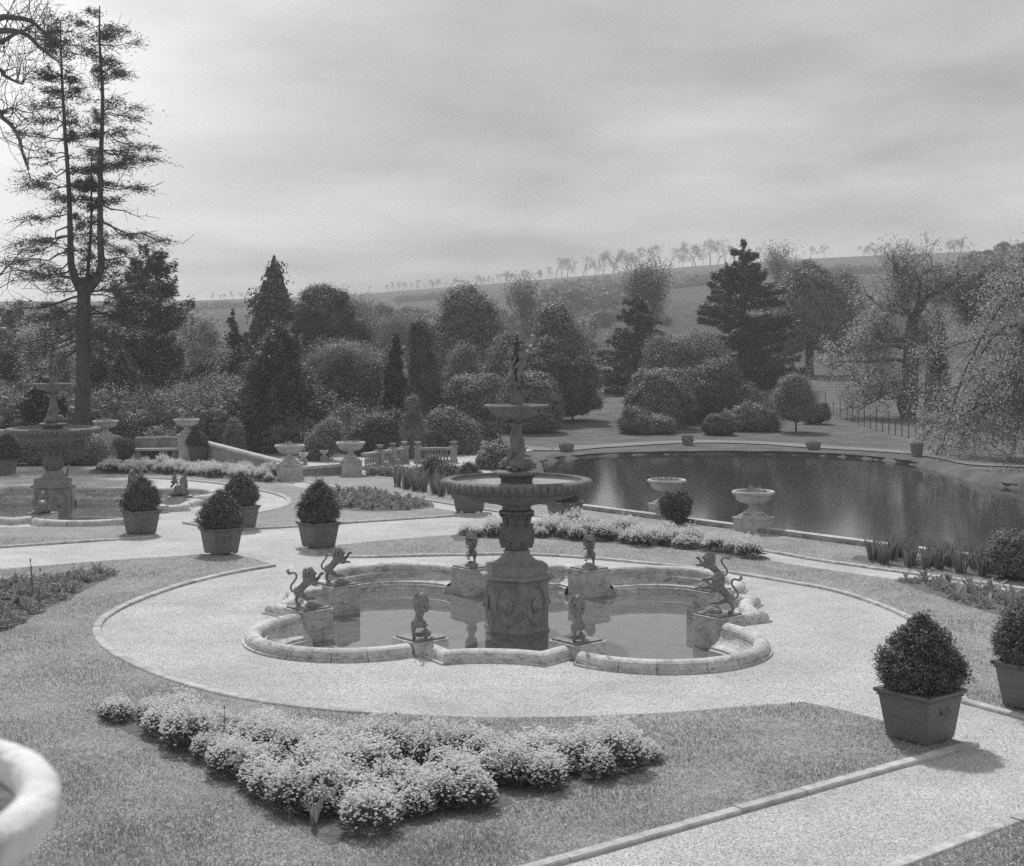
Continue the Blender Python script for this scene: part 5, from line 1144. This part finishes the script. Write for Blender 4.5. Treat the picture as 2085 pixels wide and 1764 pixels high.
# spired pine: central spire with many upright side leaders
def spired():
    D = 104.; t0 = None; L = []
    px = 558; gz = h(XP(px, D), D); t = thing('spired_pine', 'tall narrow pine with a tiered pointed spire and upright side shoots', 'tree', (XP(px, D), D, gz)); rng = np.random.default_rng(33); g = G(); gt = G(); gt.pipe([(0, 0, -.3), (0, 0, ZY(640, D) - gz), (0, 0, ZY(520, D) - gz)], [.3, .16, .03], 7)
    for i in range(190):
        u = rng.random() ** .8; ytop_ = 522 + 190 * u; w = np.interp(ytop_, [520, 560, 600, 640, 700, 712], [2, 17, 32, 46, 66, 74]); X_ = rng.uniform(-1, 1) * w; dy = rng.uniform(-1, 1) * w * .8; hl = rng.uniform(16, 34) if i else 50
        x = (X_) * D / F; z = ZY(ytop_ + abs(X_) * .45 + rng.uniform(-8, 8), D) - gz; n_ = 190; uu = rng.random(n_); r_ = .10 + .26 * uu; a = rng.random(n_) * 6.28
        P = np.stack([x + r_ * np.cos(a) * rng.uniform(.5, 1, n_), dy * D / F + r_ * np.sin(a), z - uu * hl * D / F], 1); g.cards(P, np.stack([np.cos(a), np.sin(a), 0 * a + .4], 1) + rng.normal(0, .4, (n_, 3)), .16, .05, np.stack([np.cos(a) * .5, np.sin(a) * .5, 0 * a + 1], 1), rng)
    crown(g, rng, [(0, 0, ZY(690, D) - gz, 1.9, 1.7, 3.4), (0, 0, ZY(620, D) - gz, .9, .9, 2.6)], 3000, 200, .2, .3, core=.85)
    g.build('crown', M_dark, t); gt.build('trunk', M_barkd, t)
spired()
S_('round_dark_pine', 'broad round headed dark pine right of the spired pine', 'tree', [(668, 652, 58, 62), (640, 680, 42, 48), (702, 684, 42, 50), (662, 612, 30, 26), (668, 720, 62, 40)], 100, M_dark, 26000, .15, clump=.26, jit=.07, core=.84, asp=.28, dir_up=.8)
Cn('feathery_yew', 'large dark feathery conifer rising behind the terrace wall at its lowest point', 572, 672, 935, 112, 74, M_darkc, 70000, 30, 11, .12, -.10, .55, gap=.1, up=.12, thick=.2, trunk=.4, asp=.26)
S_('dark_underwood', 'dark evergreen shrub at the foot of the feathery conifer', 'bush', [(590, 905, 70, 45), (520, 900, 50, 50), (640, 890, 50, 50)], 76, M_darkc, 16000, .12, clump=.26, jit=.1, core=.80, asp=.3)
S_('spreading_grey_tree', 'wide grey green spreading tree behind the balustrade, lighter than its neighbours', 'tree', [(705, 765, 82, 62), (640, 800, 50, 50), (760, 790, 55, 55), (700, 840, 75, 60)], 82, M_mid, 30000, .12, clump=.3, jit=.12, core=.74, asp=.35)
decid('bare_wood_tree', 'tall hazy leafless tree just right of the round headed pine', 752, 590, 760, 175, M_pale, .12, 1, 5, seed=15, hwpx=46, rt=.28, spread=.34, up=.22, trunkh=.24, cl=.7)
decid('bare_wood_tree', 'hazy leafless tree left of the magnolia, lower than the one beside it', 820, 640, 760, 165, M_pale, .12, 1, 5, seed=16, hwpx=40, rt=.24, spread=.34, up=.22, trunkh=.24, cl=.7)
Cn('dark_conifer', 'ragged dark conifer immediately left of the dark columnar cypress', 806, 682, 930, 46, 78, M_darkc, 18000, 24, 7, .15, -.04, .7, gap=.12, up=.18, thick=.16)
S_('columnar_cypress', 'very dark columnar cypress, the tallest of the narrow ones', 'tree', [(856, 720, 22, 66), (862, 790, 32, 70), (868, 850, 38, 62), (850, 690, 14, 36), (866, 905, 42, 50)], 76, M_dark, 30000, .10, clump=.16, jit=.04, core=.9, asp=.3, dir_up=1.2)
S_('pointed_cypress', 'narrow pointed light grey cypress standing just behind the right balustrade', 'tree', [(841, 890, 22, 50), (839, 850, 13, 42), (843, 925, 25, 25)], 64, M_mid, 12000, .07, clump=.10, jit=.03, core=.9, asp=.3, dir_up=1.2)
S_('dwarf_cypress', 'tiny pointed conifer right of the pointed cypress', 'bush', [(868, 905, 12, 28), (868, 922, 13, 16)], 65, M_darkc, 4000, .07, clump=.09, jit=.03, core=.9, asp=.3)
S_('broken_topped_conifer', 'short blunt grey conifer beside the small tub at the end of the bench', 'tree', [(478, 905, 17, 42), (474, 930, 22, 34)], 69, M_mid, 9000, .08, clump=.10, jit=.05, core=.88, asp=.3)
S_('clipped_hedge', 'dense dark clipped hedge behind the left balustrade', 'hedge', [(770, 895, 30, 46), (800, 892, 32, 48), (735, 912, 30, 44), (822, 915, 26, 36)], 66, M_yew, 16000, .09, clump=.12, jit=.03, core=.92)
S_('pale_leaved_shrub', 'light leaved shrub between the two terrace urns', 'bush', [(652, 915, 24, 32), (668, 890, 20, 26), (640, 935, 22, 22)], 63, M_shrub, 9000, .085, clump=.15, jit=.08, core=.7)
S_('flowering_laurel', 'glossy rounded laurel with light leaves right of the columnar cypress', 'bush', [(905, 882, 34, 44), (935, 895, 34, 38), (890, 915, 34, 26), (950, 915, 26, 24)], 67, M_gloss, 16000, .095, clump=.16, jit=.05, core=.88)
S_('magnolia_tree', 'broad crowned evergreen magnolia with light flecked leaves above the shrubs', 'tree', [(948, 660, 46, 62), (905, 700, 40, 40), (985, 700, 44, 44), (940, 745, 62, 54), (935, 625, 26, 30), (980, 655, 26, 36)], 108, M_gloss, 30000, .20, clump=.36, jit=.08, core=.80, asp=.42)
S_('young_spruce', 'small feathery conifer in front of the magnolia', 'tree', [(942, 755, 26, 34), (940, 785, 34, 30), (944, 728, 14, 22)], 92, M_mid, 9000, .15, clump=.26, jit=.1, core=.75, asp=.3)
S_('rounded_evergreen', 'rounded mid grey evergreen left of the dome beneath the magnolia', 'bush', [(955, 815, 46, 46), (930, 840, 40, 50), (985, 850, 28, 52), (960, 880, 48, 36)], 76, M_mid, 24000, .12, clump=.2, jit=.05, core=.88)
S_('clipped_dome', 'big smooth domed evergreen directly behind the small bowl of the near fountain', 'bush', [(1078, 822, 60, 62), (1072, 850, 66, 36)], 88, M_gloss, 26000, .13, clump=.16, jit=.03, core=.93)
decid('bare_wood_tree', 'pair of tall bare hazy trees above the near fountain', 1078, 560, 760, 172, M_pale, .12, 1, 5, seed=18, hwpx=42, rt=.3, spread=.32, up=.24, trunkh=.24, cl=.7)
S_('silvery_evergreen', 'tall evergreen with silvery lit leaves rising right of the cherub group', 'tree', [(1135, 690, 36, 56), (1160, 740, 34, 50), (1110, 740, 34, 46), (1125, 655, 22, 26), (1175, 780, 30, 40)], 98, M_gloss, 22000, .18, clump=.30, jit=.09, core=.80, asp=.42)
S_('dark_yew_mass', 'broad dark yew in front of the silvery evergreen', 'tree', [(1110, 770, 52, 58), (1160, 790, 44, 46), (1070, 790, 44, 44), (1185, 770, 26, 40), (1130, 820, 50, 26)], 95, M_dark, 26000, .13, clump=.22, jit=.06, core=.88)
S_('low_spreading_shrub', 'low spreading shrub with a pale tip on the lawn edge left of the cedar', 'bush', [(1165, 830, 30, 18), (1195, 822, 26, 15), (1140, 836, 22, 14)], 97, M_gloss, 9000, .12, clump=.15, jit=.04, core=.9)
S_('middle_evergreen', 'grey evergreen behind the cherub group, between the magnolia and the silvery tree', 'tree', [(1040, 745, 40, 46), (1010, 790, 34, 40), (1060, 780, 40, 40)], 99, M_mid, 16000, .16, clump=.3, jit=.09, core=.8)
Cn('layered_cedar', 'dark layered cedar with a visible trunk beside the lawn, left of the rhododendrons', 1297, 598, 790, 84, 122, M_darkc, 28000, 20, 9, .22, -.10, prof=((0, .12, .35, .6, .8, 1), (1.0, .98, .9, .62, .38, .05)), gap=.2, up=.07, thick=.14, trunk=.42)
decid('hazy_poplar', 'tall hazy half leafed tree behind the layered cedar', 1330, 532, 760, 168, M_pale, .13, 2, 5, seed=22, hwpx=44, rt=.34, spread=.34, up=.22, trunkh=.24, cl=.8)
S_('pale_spring_shrub', 'pale green spring foliage on top of the rhododendron group', 'bush', [(1395, 745, 52, 48), (1430, 725, 34, 34), (1365, 760, 36, 42), (1345, 720, 22, 26)], 104, M_shrub, 22000, .13, clump=.34, jit=.12, core=.68)
S_('domed_rhododendron', 'large rounded glossy rhododendron by the far walk, the nearest of its group', 'bush', [(1345, 815, 62, 60), (1330, 840, 50, 46)], 91, M_gloss, 26000, .13, clump=.18, jit=.035, core=.92)
S_('low_rhododendron', 'low rhododendron at the left foot of the large dome', 'bush', [(1296, 862, 32, 26), (1330, 868, 40, 20)], 87, M_gloss, 12000, .11, clump=.15, jit=.05, core=.9)
Cn('great_fir', 'largest dark fir, ragged topped, standing alone above the rhododendrons', 1512, 492, 790, 112, 128, M_dark, 60000, 24, 9, .24, -.08, prof=((0, .1, .3, .5, .66, .8, .9, 1), (1.0, 1.0, .92, .80, .66, .42, .24, .06)), gap=.3, up=.12, thick=.17, trunk=.6)
S_('dark_laurel_bank', 'broad dark evergreen bank under the largest fir', 'bush', [(1450, 810, 56, 56), (1400, 820, 46, 56), (1510, 830, 44, 44), (1460, 770, 34, 36), (1545, 850, 34, 34), (1420, 862, 46, 22)], 95, M_darkc, 34000, .13, clump=.22, jit=.06, core=.9)
S_('clipped_mound', 'small smooth clipped mound by the far walk', 'bush', [(1464, 868, 32, 24)], 86, M_yew, 12000, .06, clump=.06, jit=.01, core=.97, trunk=False)
S_('white_tipped_shrub', 'rounded shrub with pale leaf tips right of the smooth mound', 'bush', [(1536, 855, 34, 28), (1560, 862, 22, 20), (1500, 864, 28, 22)], 89, M_gloss, 14000, .11, clump=.15, jit=.06, core=.88)
S_('broad_chestnut', 'broad round headed dark tree with a clear trunk, right of the largest fir', 'tree', [(1648, 630, 66, 74), (1620, 665, 58, 60), (1688, 668, 58, 62), (1652, 590, 40, 42), (1600, 690, 36, 40), (1710, 695, 36, 36)], 148, M_gloss, 44000, .26, clump=.42, jit=.06, core=.86, asp=.42, trunk=False, low=-.35)
x_, y_ = XP(1648, 148), 148.; G().pipe([(0, 0, -.6), (0, 0, 1), (.1, 0, 5)], [.6, .45, .4], 9).build('trunk', M_barkd, [o for o in COL.objects if o.name == 'broad_chestnut'][0])
decid('tall_hazy_elm', 'tall hazy tree in bud standing on the skyline behind the round headed tree', 1606, 484, 700, 255, M_pale, .18, 1, 5, seed=25, hwpx=36, rt=.4, spread=.34, up=.20, trunkh=.24, cl=.9)
S_('grey_wood_tree', 'hazy grey tree half hidden right behind the round headed tree', 'tree', [(1718, 620, 26, 58), (1725, 670, 28, 50)], 200, M_pale, 12000, .3, clump=.6, jit=.1, core=.7)
S_('standard_round_tree', 'small round headed tree on a short clear stem on the lawn', 'tree', [(1620, 830, 34, 38), (1620, 810, 28, 36), (1618, 788, 18, 20)], 88, M_shrub, 16000, .10, clump=.22, jit=.06, core=.72, asp=.4)
S_('dark_ball_shrub', 'dark rounded shrub just right of the small standard tree', 'bush', [(1668, 842, 20, 20), (1655, 850, 20, 14)], 94, M_yew, 7000, .09, clump=.1, jit=.03, core=.92, trunk=False)
def oak():
    D = 99.; cx = XP(1850, D); gz = h(cx, D); t = thing('gnarled_oak', 'old gnarled oak with thick twisting limbs and sparse new leaves on the lawn', 'tree', (cx, D, gz)); rng = np.random.default_rng(44)
    def pt(px, py, dy=0.0): return np.array((XP(px, D) - cx, dy, ZY(py, D) - gz))
    g = G(); segs, tips = [], []
    g.pipe([pt(1850, 880), pt(1850, 868), pt(1849, 845), pt(1847, 825), pt(1852, 800), pt(1853, 770), pt(1855, 720), pt(1856, 680), pt(1857, 640)], [.75, .62, .60, .78, .66, .60, .56, .48, .34], 12)
    limbs = [([(1857, 645), (1848, 642), (1830, 623), (1829, 591), (1819, 566), (1802, 536)], .22), ([(1857, 645), (1865, 629), (1883, 607), (1899, 594), (1922, 585), (1940, 570)], .22), ([(1857, 650), (1862, 620), (1862, 598), (1868, 570), (1890, 545)], .17), ([(1855, 690), (1830, 690), (1807, 690), (1791, 674), (1800, 655)], .17), ([(1852, 775), (1816, 780), (1788, 788), (1769, 792), (1762, 778)], .18),
             ([(1852, 790), (1820, 805), (1795, 800), (1770, 812), (1745, 800)], .10), ([(1853, 740), (1820, 730), (1780, 738), (1740, 742), (1715, 750)], .13), ([(1855, 720), (1830, 705), (1790, 712), (1760, 700)], .11), ([(1855, 735), (1880, 726), (1900, 732)], .12), ([(1853, 790), (1875, 800), (1895, 802)], .09), ([(1857, 685), (1880, 675), (1910, 668)], .13), ([(1830, 600), (1845, 575), (1840, 548)], .10), ([(1840, 640), (1800, 625), (1775, 610)], .10), ([(1858, 700), (1890, 700), (1925, 690)], .09)]
    for P, r in limbs:
        dy = rng.uniform(-2.5, 2.5); n_ = len(P); Q = smooth([pt(a, b, dy * i_ / (n_ - 1)) + (rng.normal(0, .1, 3) if i_ else 0) for i_, (a, b) in enumerate(P)], 5); g.pipe(Q, np.linspace(r * 1.2, r * .3, len(Q)), 7)
        for i_ in range(int(len(Q) * .3), len(Q)):
            for _ in range(2):
                d = rng.normal(0, .7, 3) + (0, 0, .35); d /= np.linalg.norm(d); grow(rng, Q[i_], d, rng.uniform(.6, 1.5), .045, 0, 2, segs, tips, .26, .05, .75, .6, (1, 2), 3, .4, .012)
    A = [np.array(a) for a in zip(*segs)]; g.tubes(A[0], A[1], A[2], A[3], 4); g.build('trunk', M_bark, t)
    E = np.concatenate([A[1][::3], np.array(tips)]); idx = np.repeat(np.arange(len(E)), 5); P = E[idx] + rng.normal(0, .26, (len(idx), 3)); G().cards(P, rng.normal(0, .7, P.shape) + (0, 0, .5), .085 * rng.uniform(.6, 1.4, len(P)), .05, None, rng).build('crown', M_light, t)
oak()
Cn('slender_spruce', 'slender dark spruce between the gnarled oak and the weeping tree', 1911, 645, 880, 28, 104, M_darkc, 14000, 30, 7, .18, -.05, .45, gap=.05, up=.15, thick=.2)
# weeping tree at the right edge over the water
def weeping():
    D = 66.; cx = XP(2190, D); t = thing('weeping_beech', 'large pale weeping tree at the right edge, its branches sweeping down over the pond', 'tree', (cx, D, -.3)); rng = np.random.default_rng(5); segs, tips = [], []
    def pt(px, py, dy=0.0): return np.array((XP(px, D) - cx, dy, ZY(py, D) + .3))
    g = G(); g.pipe([pt(2190, 985), pt(2185, 880), pt(2180, 760), pt(2170, 640)], [.55, .42, .36, .2], 10); C = []
    ends = []
    for i in range(38):
        y0 = rng.uniform(640, 880); u = i / 46; ex = rng.uniform(1912, 2200); ey = rng.uniform(570, 960)
        if ey > 880: ex = rng.uniform(1895, 2050)
        if ey < 640: ex = max(ex, 1960)
        p0 = pt(2180, y0); p3 = pt(ex, ey, rng.uniform(-5, 5)); top = max(p0[2], p3[2]) + rng.uniform(.2, 1.6); m1 = p0 * .66 + p3 * .34; m1[2] = top; m2 = p0 * .3 + p3 * .7; m2[2] = (top + p3[2]) / 2 + .4
        Q = smooth([p0, m1 + rng.normal(0, .3, 3), m2 + rng.normal(0, .3, 3), p3], 5); rr = np.linspace(.13, .02, len(Q)); g.pipe(Q, rr, 5)
        for k in range(4, len(Q)):
            for _ in range(3):
                d = rng.normal(0, .6, 3) + (0, 0, -.35 if ey > 760 else .15); d /= np.linalg.norm(d); grow(rng, Q[k], d, rng.uniform(.5, 1.3), .02, 0, 1, segs, tips, .2, -.06 if ey > 760 else .03, .8, .5, (1, 2), 3, .4, .005)
    A = [np.array(a) for a in zip(*segs)]; g.tubes(A[0], A[1], A[2], A[3], 4); g.build('trunk', M_bark, t)
    E = np.concatenate([A[1], (A[0] + A[1]) / 2, np.array(tips)]); idx = np.repeat(np.arange(len(E)), 2); P = E[idx] + rng.normal(0, .2, (len(idx), 3)); G().cards(P, rng.normal(0, .7, P.shape) + (0, 0, .5), .06 * rng.uniform(.6, 1.4, len(P)), .03, rng.normal(0, .5, P.shape) + (0, 0, -.6), rng).build('crown', M_light, t)
    print('weeping', len(E))
weeping()
S_('pale_spring_shrub', 'round pale shrub glimpsed between the slender spruce and the weeping tree', 'bush', [(1985, 625, 34, 50), (2020, 600, 36, 44), (2070, 590, 50, 46)], 98, M_shrub, 16000, .15, clump=.5, jit=.15, core=.6)
S_('low_waterside_shrub', 'low spreading growth on the bank under the weeping tree', 'bush', [(2050, 975, 46, 10), (2085, 980, 30, 12)], 58, M_mid, 8000, .07, clump=.14, jit=.06, core=.8, trunk=False)
# shrubs and beds in the middle distance on this side
S_('low_box_hedge', 'low leafy hedge bed beyond the iris leaves, left of the fountain bowl', 'hedge', [(800, 968, 32, 14), (850, 972, 36, 14), (900, 975, 30, 13), (770, 966, 20, 9)], 55, M_gloss, 14000, .07, clump=.10, jit=.05, core=.88, trunk=False, z0=0)
S_('dark_leafy_bush', 'taller dark leafy bush touching the left rim of the near fountain bowl', 'bush', [(885, 962, 20, 18), (905, 968, 28, 16), (870, 970, 16, 12)], 52.5, M_darkc, 8000, .08, clump=.12, jit=.08, core=.85, trunk=False, z0=0)
S_('broad_leaved_bush', 'broad leaved bush behind the dolphin column by the pond end', 'bush', [(1012, 932, 24, 24), (1000, 945, 26, 20), (1040, 935, 16, 16)], 58, M_gloss, 10000, .09, clump=.12, jit=.06, core=.88, trunk=False, z0=0)
S_('rosemary_bank', 'grey twiggy shrubs in front of the far left wall under the farther fountain bowl', 'bush', [(70, 925, 42, 26), (150, 922, 48, 30), (195, 925, 30, 26), (20, 925, 40, 24), (108, 930, 30, 22)], 60, M_shrub, 26000, .06, clump=.16, jit=.1, core=.8, trunk=False, z0=0, dir_up=1.2)
S_('variegated_shrub', 'shrub with pale leaves behind the bench between the ball bush and the bench urn', 'bush', [(335, 900, 32, 20), (318, 895, 16, 18)], 71, M_gloss, 7000, .09, clump=.14, jit=.08, core=.82)
S_('wall_shrub', 'dark shrub behind the wall right of the farther fountain bowl', 'bush', [(265, 880, 36, 34), (295, 900, 26, 26)], 73, M_gloss, 9000, .10, clump=.18, jit=.08, core=.82)
Cn('low_conifer', 'dark broad conifer behind the upper bowl of the farther fountain', 88, 775, 850, 50, 70, M_darkc, 14000, 12, 8, .15, -.06, .6, gap=.1, up=.12, thick=.14)
Cn('hanging_conifer', 'dark drooping conifer at the foot of the forked fir', 250, 720, 870, 55, 78, M_darkc, 16000, 14, 8, .15, -.15, .6, gap=.15, up=.05, thick=.2)
S_('twiggy_shrubbery', 'mixed grey shrubbery below the layered fir', 'bush', [(455, 830, 60, 50), (420, 870, 55, 45), (500, 860, 40, 46), (390, 830, 40, 40)], 79, M_mid, 24000, .11, clump=.28, jit=.13, core=.76)
# skyline trees and hedges on the hill
def ridge_tree(seed, leafy):
    rng = np.random.default_rng(seed); segs, tips = [], []; grow(rng, (0, 0, -.5), (0, 0, 1), 6.5, .42, 0, 5, segs, tips, .15, .05, .68, .52, (2, 3), 3, .35, .05)
    A = [np.array(a) for a in zip(*segs)]; tr = G().tubes(A[0], A[1], A[2], A[3], 4).mesh('trunk', M_bark)
    E = np.array(tips); idx = np.repeat(np.arange(len(E)), leafy); P = E[idx] + rng.normal(0, .5, (len(idx), 3)); cr = G().cards(P, rng.normal(size=P.shape), .26, .07, None, rng).mesh('crown', M_pale)
    return tr, cr, float(A[1][:, 2].max())
RT = [ridge_tree(s, 2) for s in (1, 2, 3, 5)]; proto = {}
rgt = random.Random(12); spots = []
for (a, b, n_, hh) in ((425, 512, 6, 11), (790, 1010, 22, 12), (1015, 1110, 11, 15), (1112, 1205, 7, 20), (1206, 1300, 9, 24), (1300, 1400, 7, 24), (1402, 1490, 7, 25), (1540, 1600, 4, 15), (1650, 1680, 2, 15), (1750, 1800, 6, 12), (1800, 1930, 9, 7), (1932, 1965, 6, 20)):
    for i in range(n_): spots.append((a + (b - a) * (i + rgt.uniform(.1, .9)) / n_, hh * (.48 if a < 1100 else .56) * rgt.uniform(.55, 1.25)))
for px, hh in spots:
    D = 892.; x = XP(px, D); k = rgt.randrange(4); s_ = hh / RT[k][2]; loc = (x, D, h(x, D) - .3)
    if k not in proto:
        t = thing('skyline_tree', 'small leafless tree in the broken row along the hill skyline', 'tree', loc, 0, 'bare trees along the hill skyline'); t.scale = (s_,) * 3; link('trunk', RT[k][0], t); link('crown', RT[k][1], t); proto[k] = t
    else: dup(proto[k], loc, rgt.uniform(0, 6), sc=s_)
def hedge_line(lb, a, b, D_hint, n, hh, seed):
    rng = np.random.default_rng(seed); L = []
    for i in range(n):
        u = i / (n - 1); x, y, z = hit(a[0] + (b[0] - a[0]) * u, a[1] + (b[1] - a[1]) * u + rng.normal(0, .5)); r = hh * rng.uniform(.6, 1.3); L.append((x, y, z + r * .4, r * 1.9, r, r))
    tag(crown(G(), rng, L, 12000, 900, .34, .7, .1, core=.8).build('field_hedge', M_darkc), lb, 'hedge')
hedge_line('long field hedge high on the hill above the magnolia', (822, 616), (910, 607), 0, 26, 1.6, 1)
hedge_line('thick field hedge on the hill above the near fountain', (1125, 603), (1262, 594), 0, 36, 3.2, 2)
hedge_line('field hedge on the hill behind the layered cedar', (1385, 586), (1440, 579), 0, 20, 2.2, 3)
hedge_line('field hedge on the low hill at the left of the spired pine', (402, 632), (512, 624), 0, 30, 1.5, 4)
hedge_line('scrubby hedge on the upper slope at the right', (1680, 560), (1990, 552), 0, 50, 2.0, 5)
hedge_line('dark hedge low on the hill right of the hazy bare trees', (1120, 640), (1240, 632), 0, 30, 3.4, 6)
# ---------------------------------------------------------------- haze
g = G(); g.box((0, 520, -3), (1900, 1090, 112)); hz = g.build('haze', None); tag(hz, 'thin spring haze over the valley', 'haze', kind='stuff')
mh = bpy.data.materials.new('haze'); mh.use_nodes = True; nt = mh.node_tree; nt.nodes.clear(); pv = nt.nodes.new('ShaderNodeVolumePrincipled'); ou = nt.nodes.new('ShaderNodeOutputMaterial'); nt.links.new(pv.outputs[0], ou.inputs['Volume'])
pv.inputs['Color'].default_value = (.9, .9, .9, 1); pv.inputs['Density'].default_value = .0006; pv.inputs['Anisotropy'].default_value = .2; hz.data.materials.append(mh)
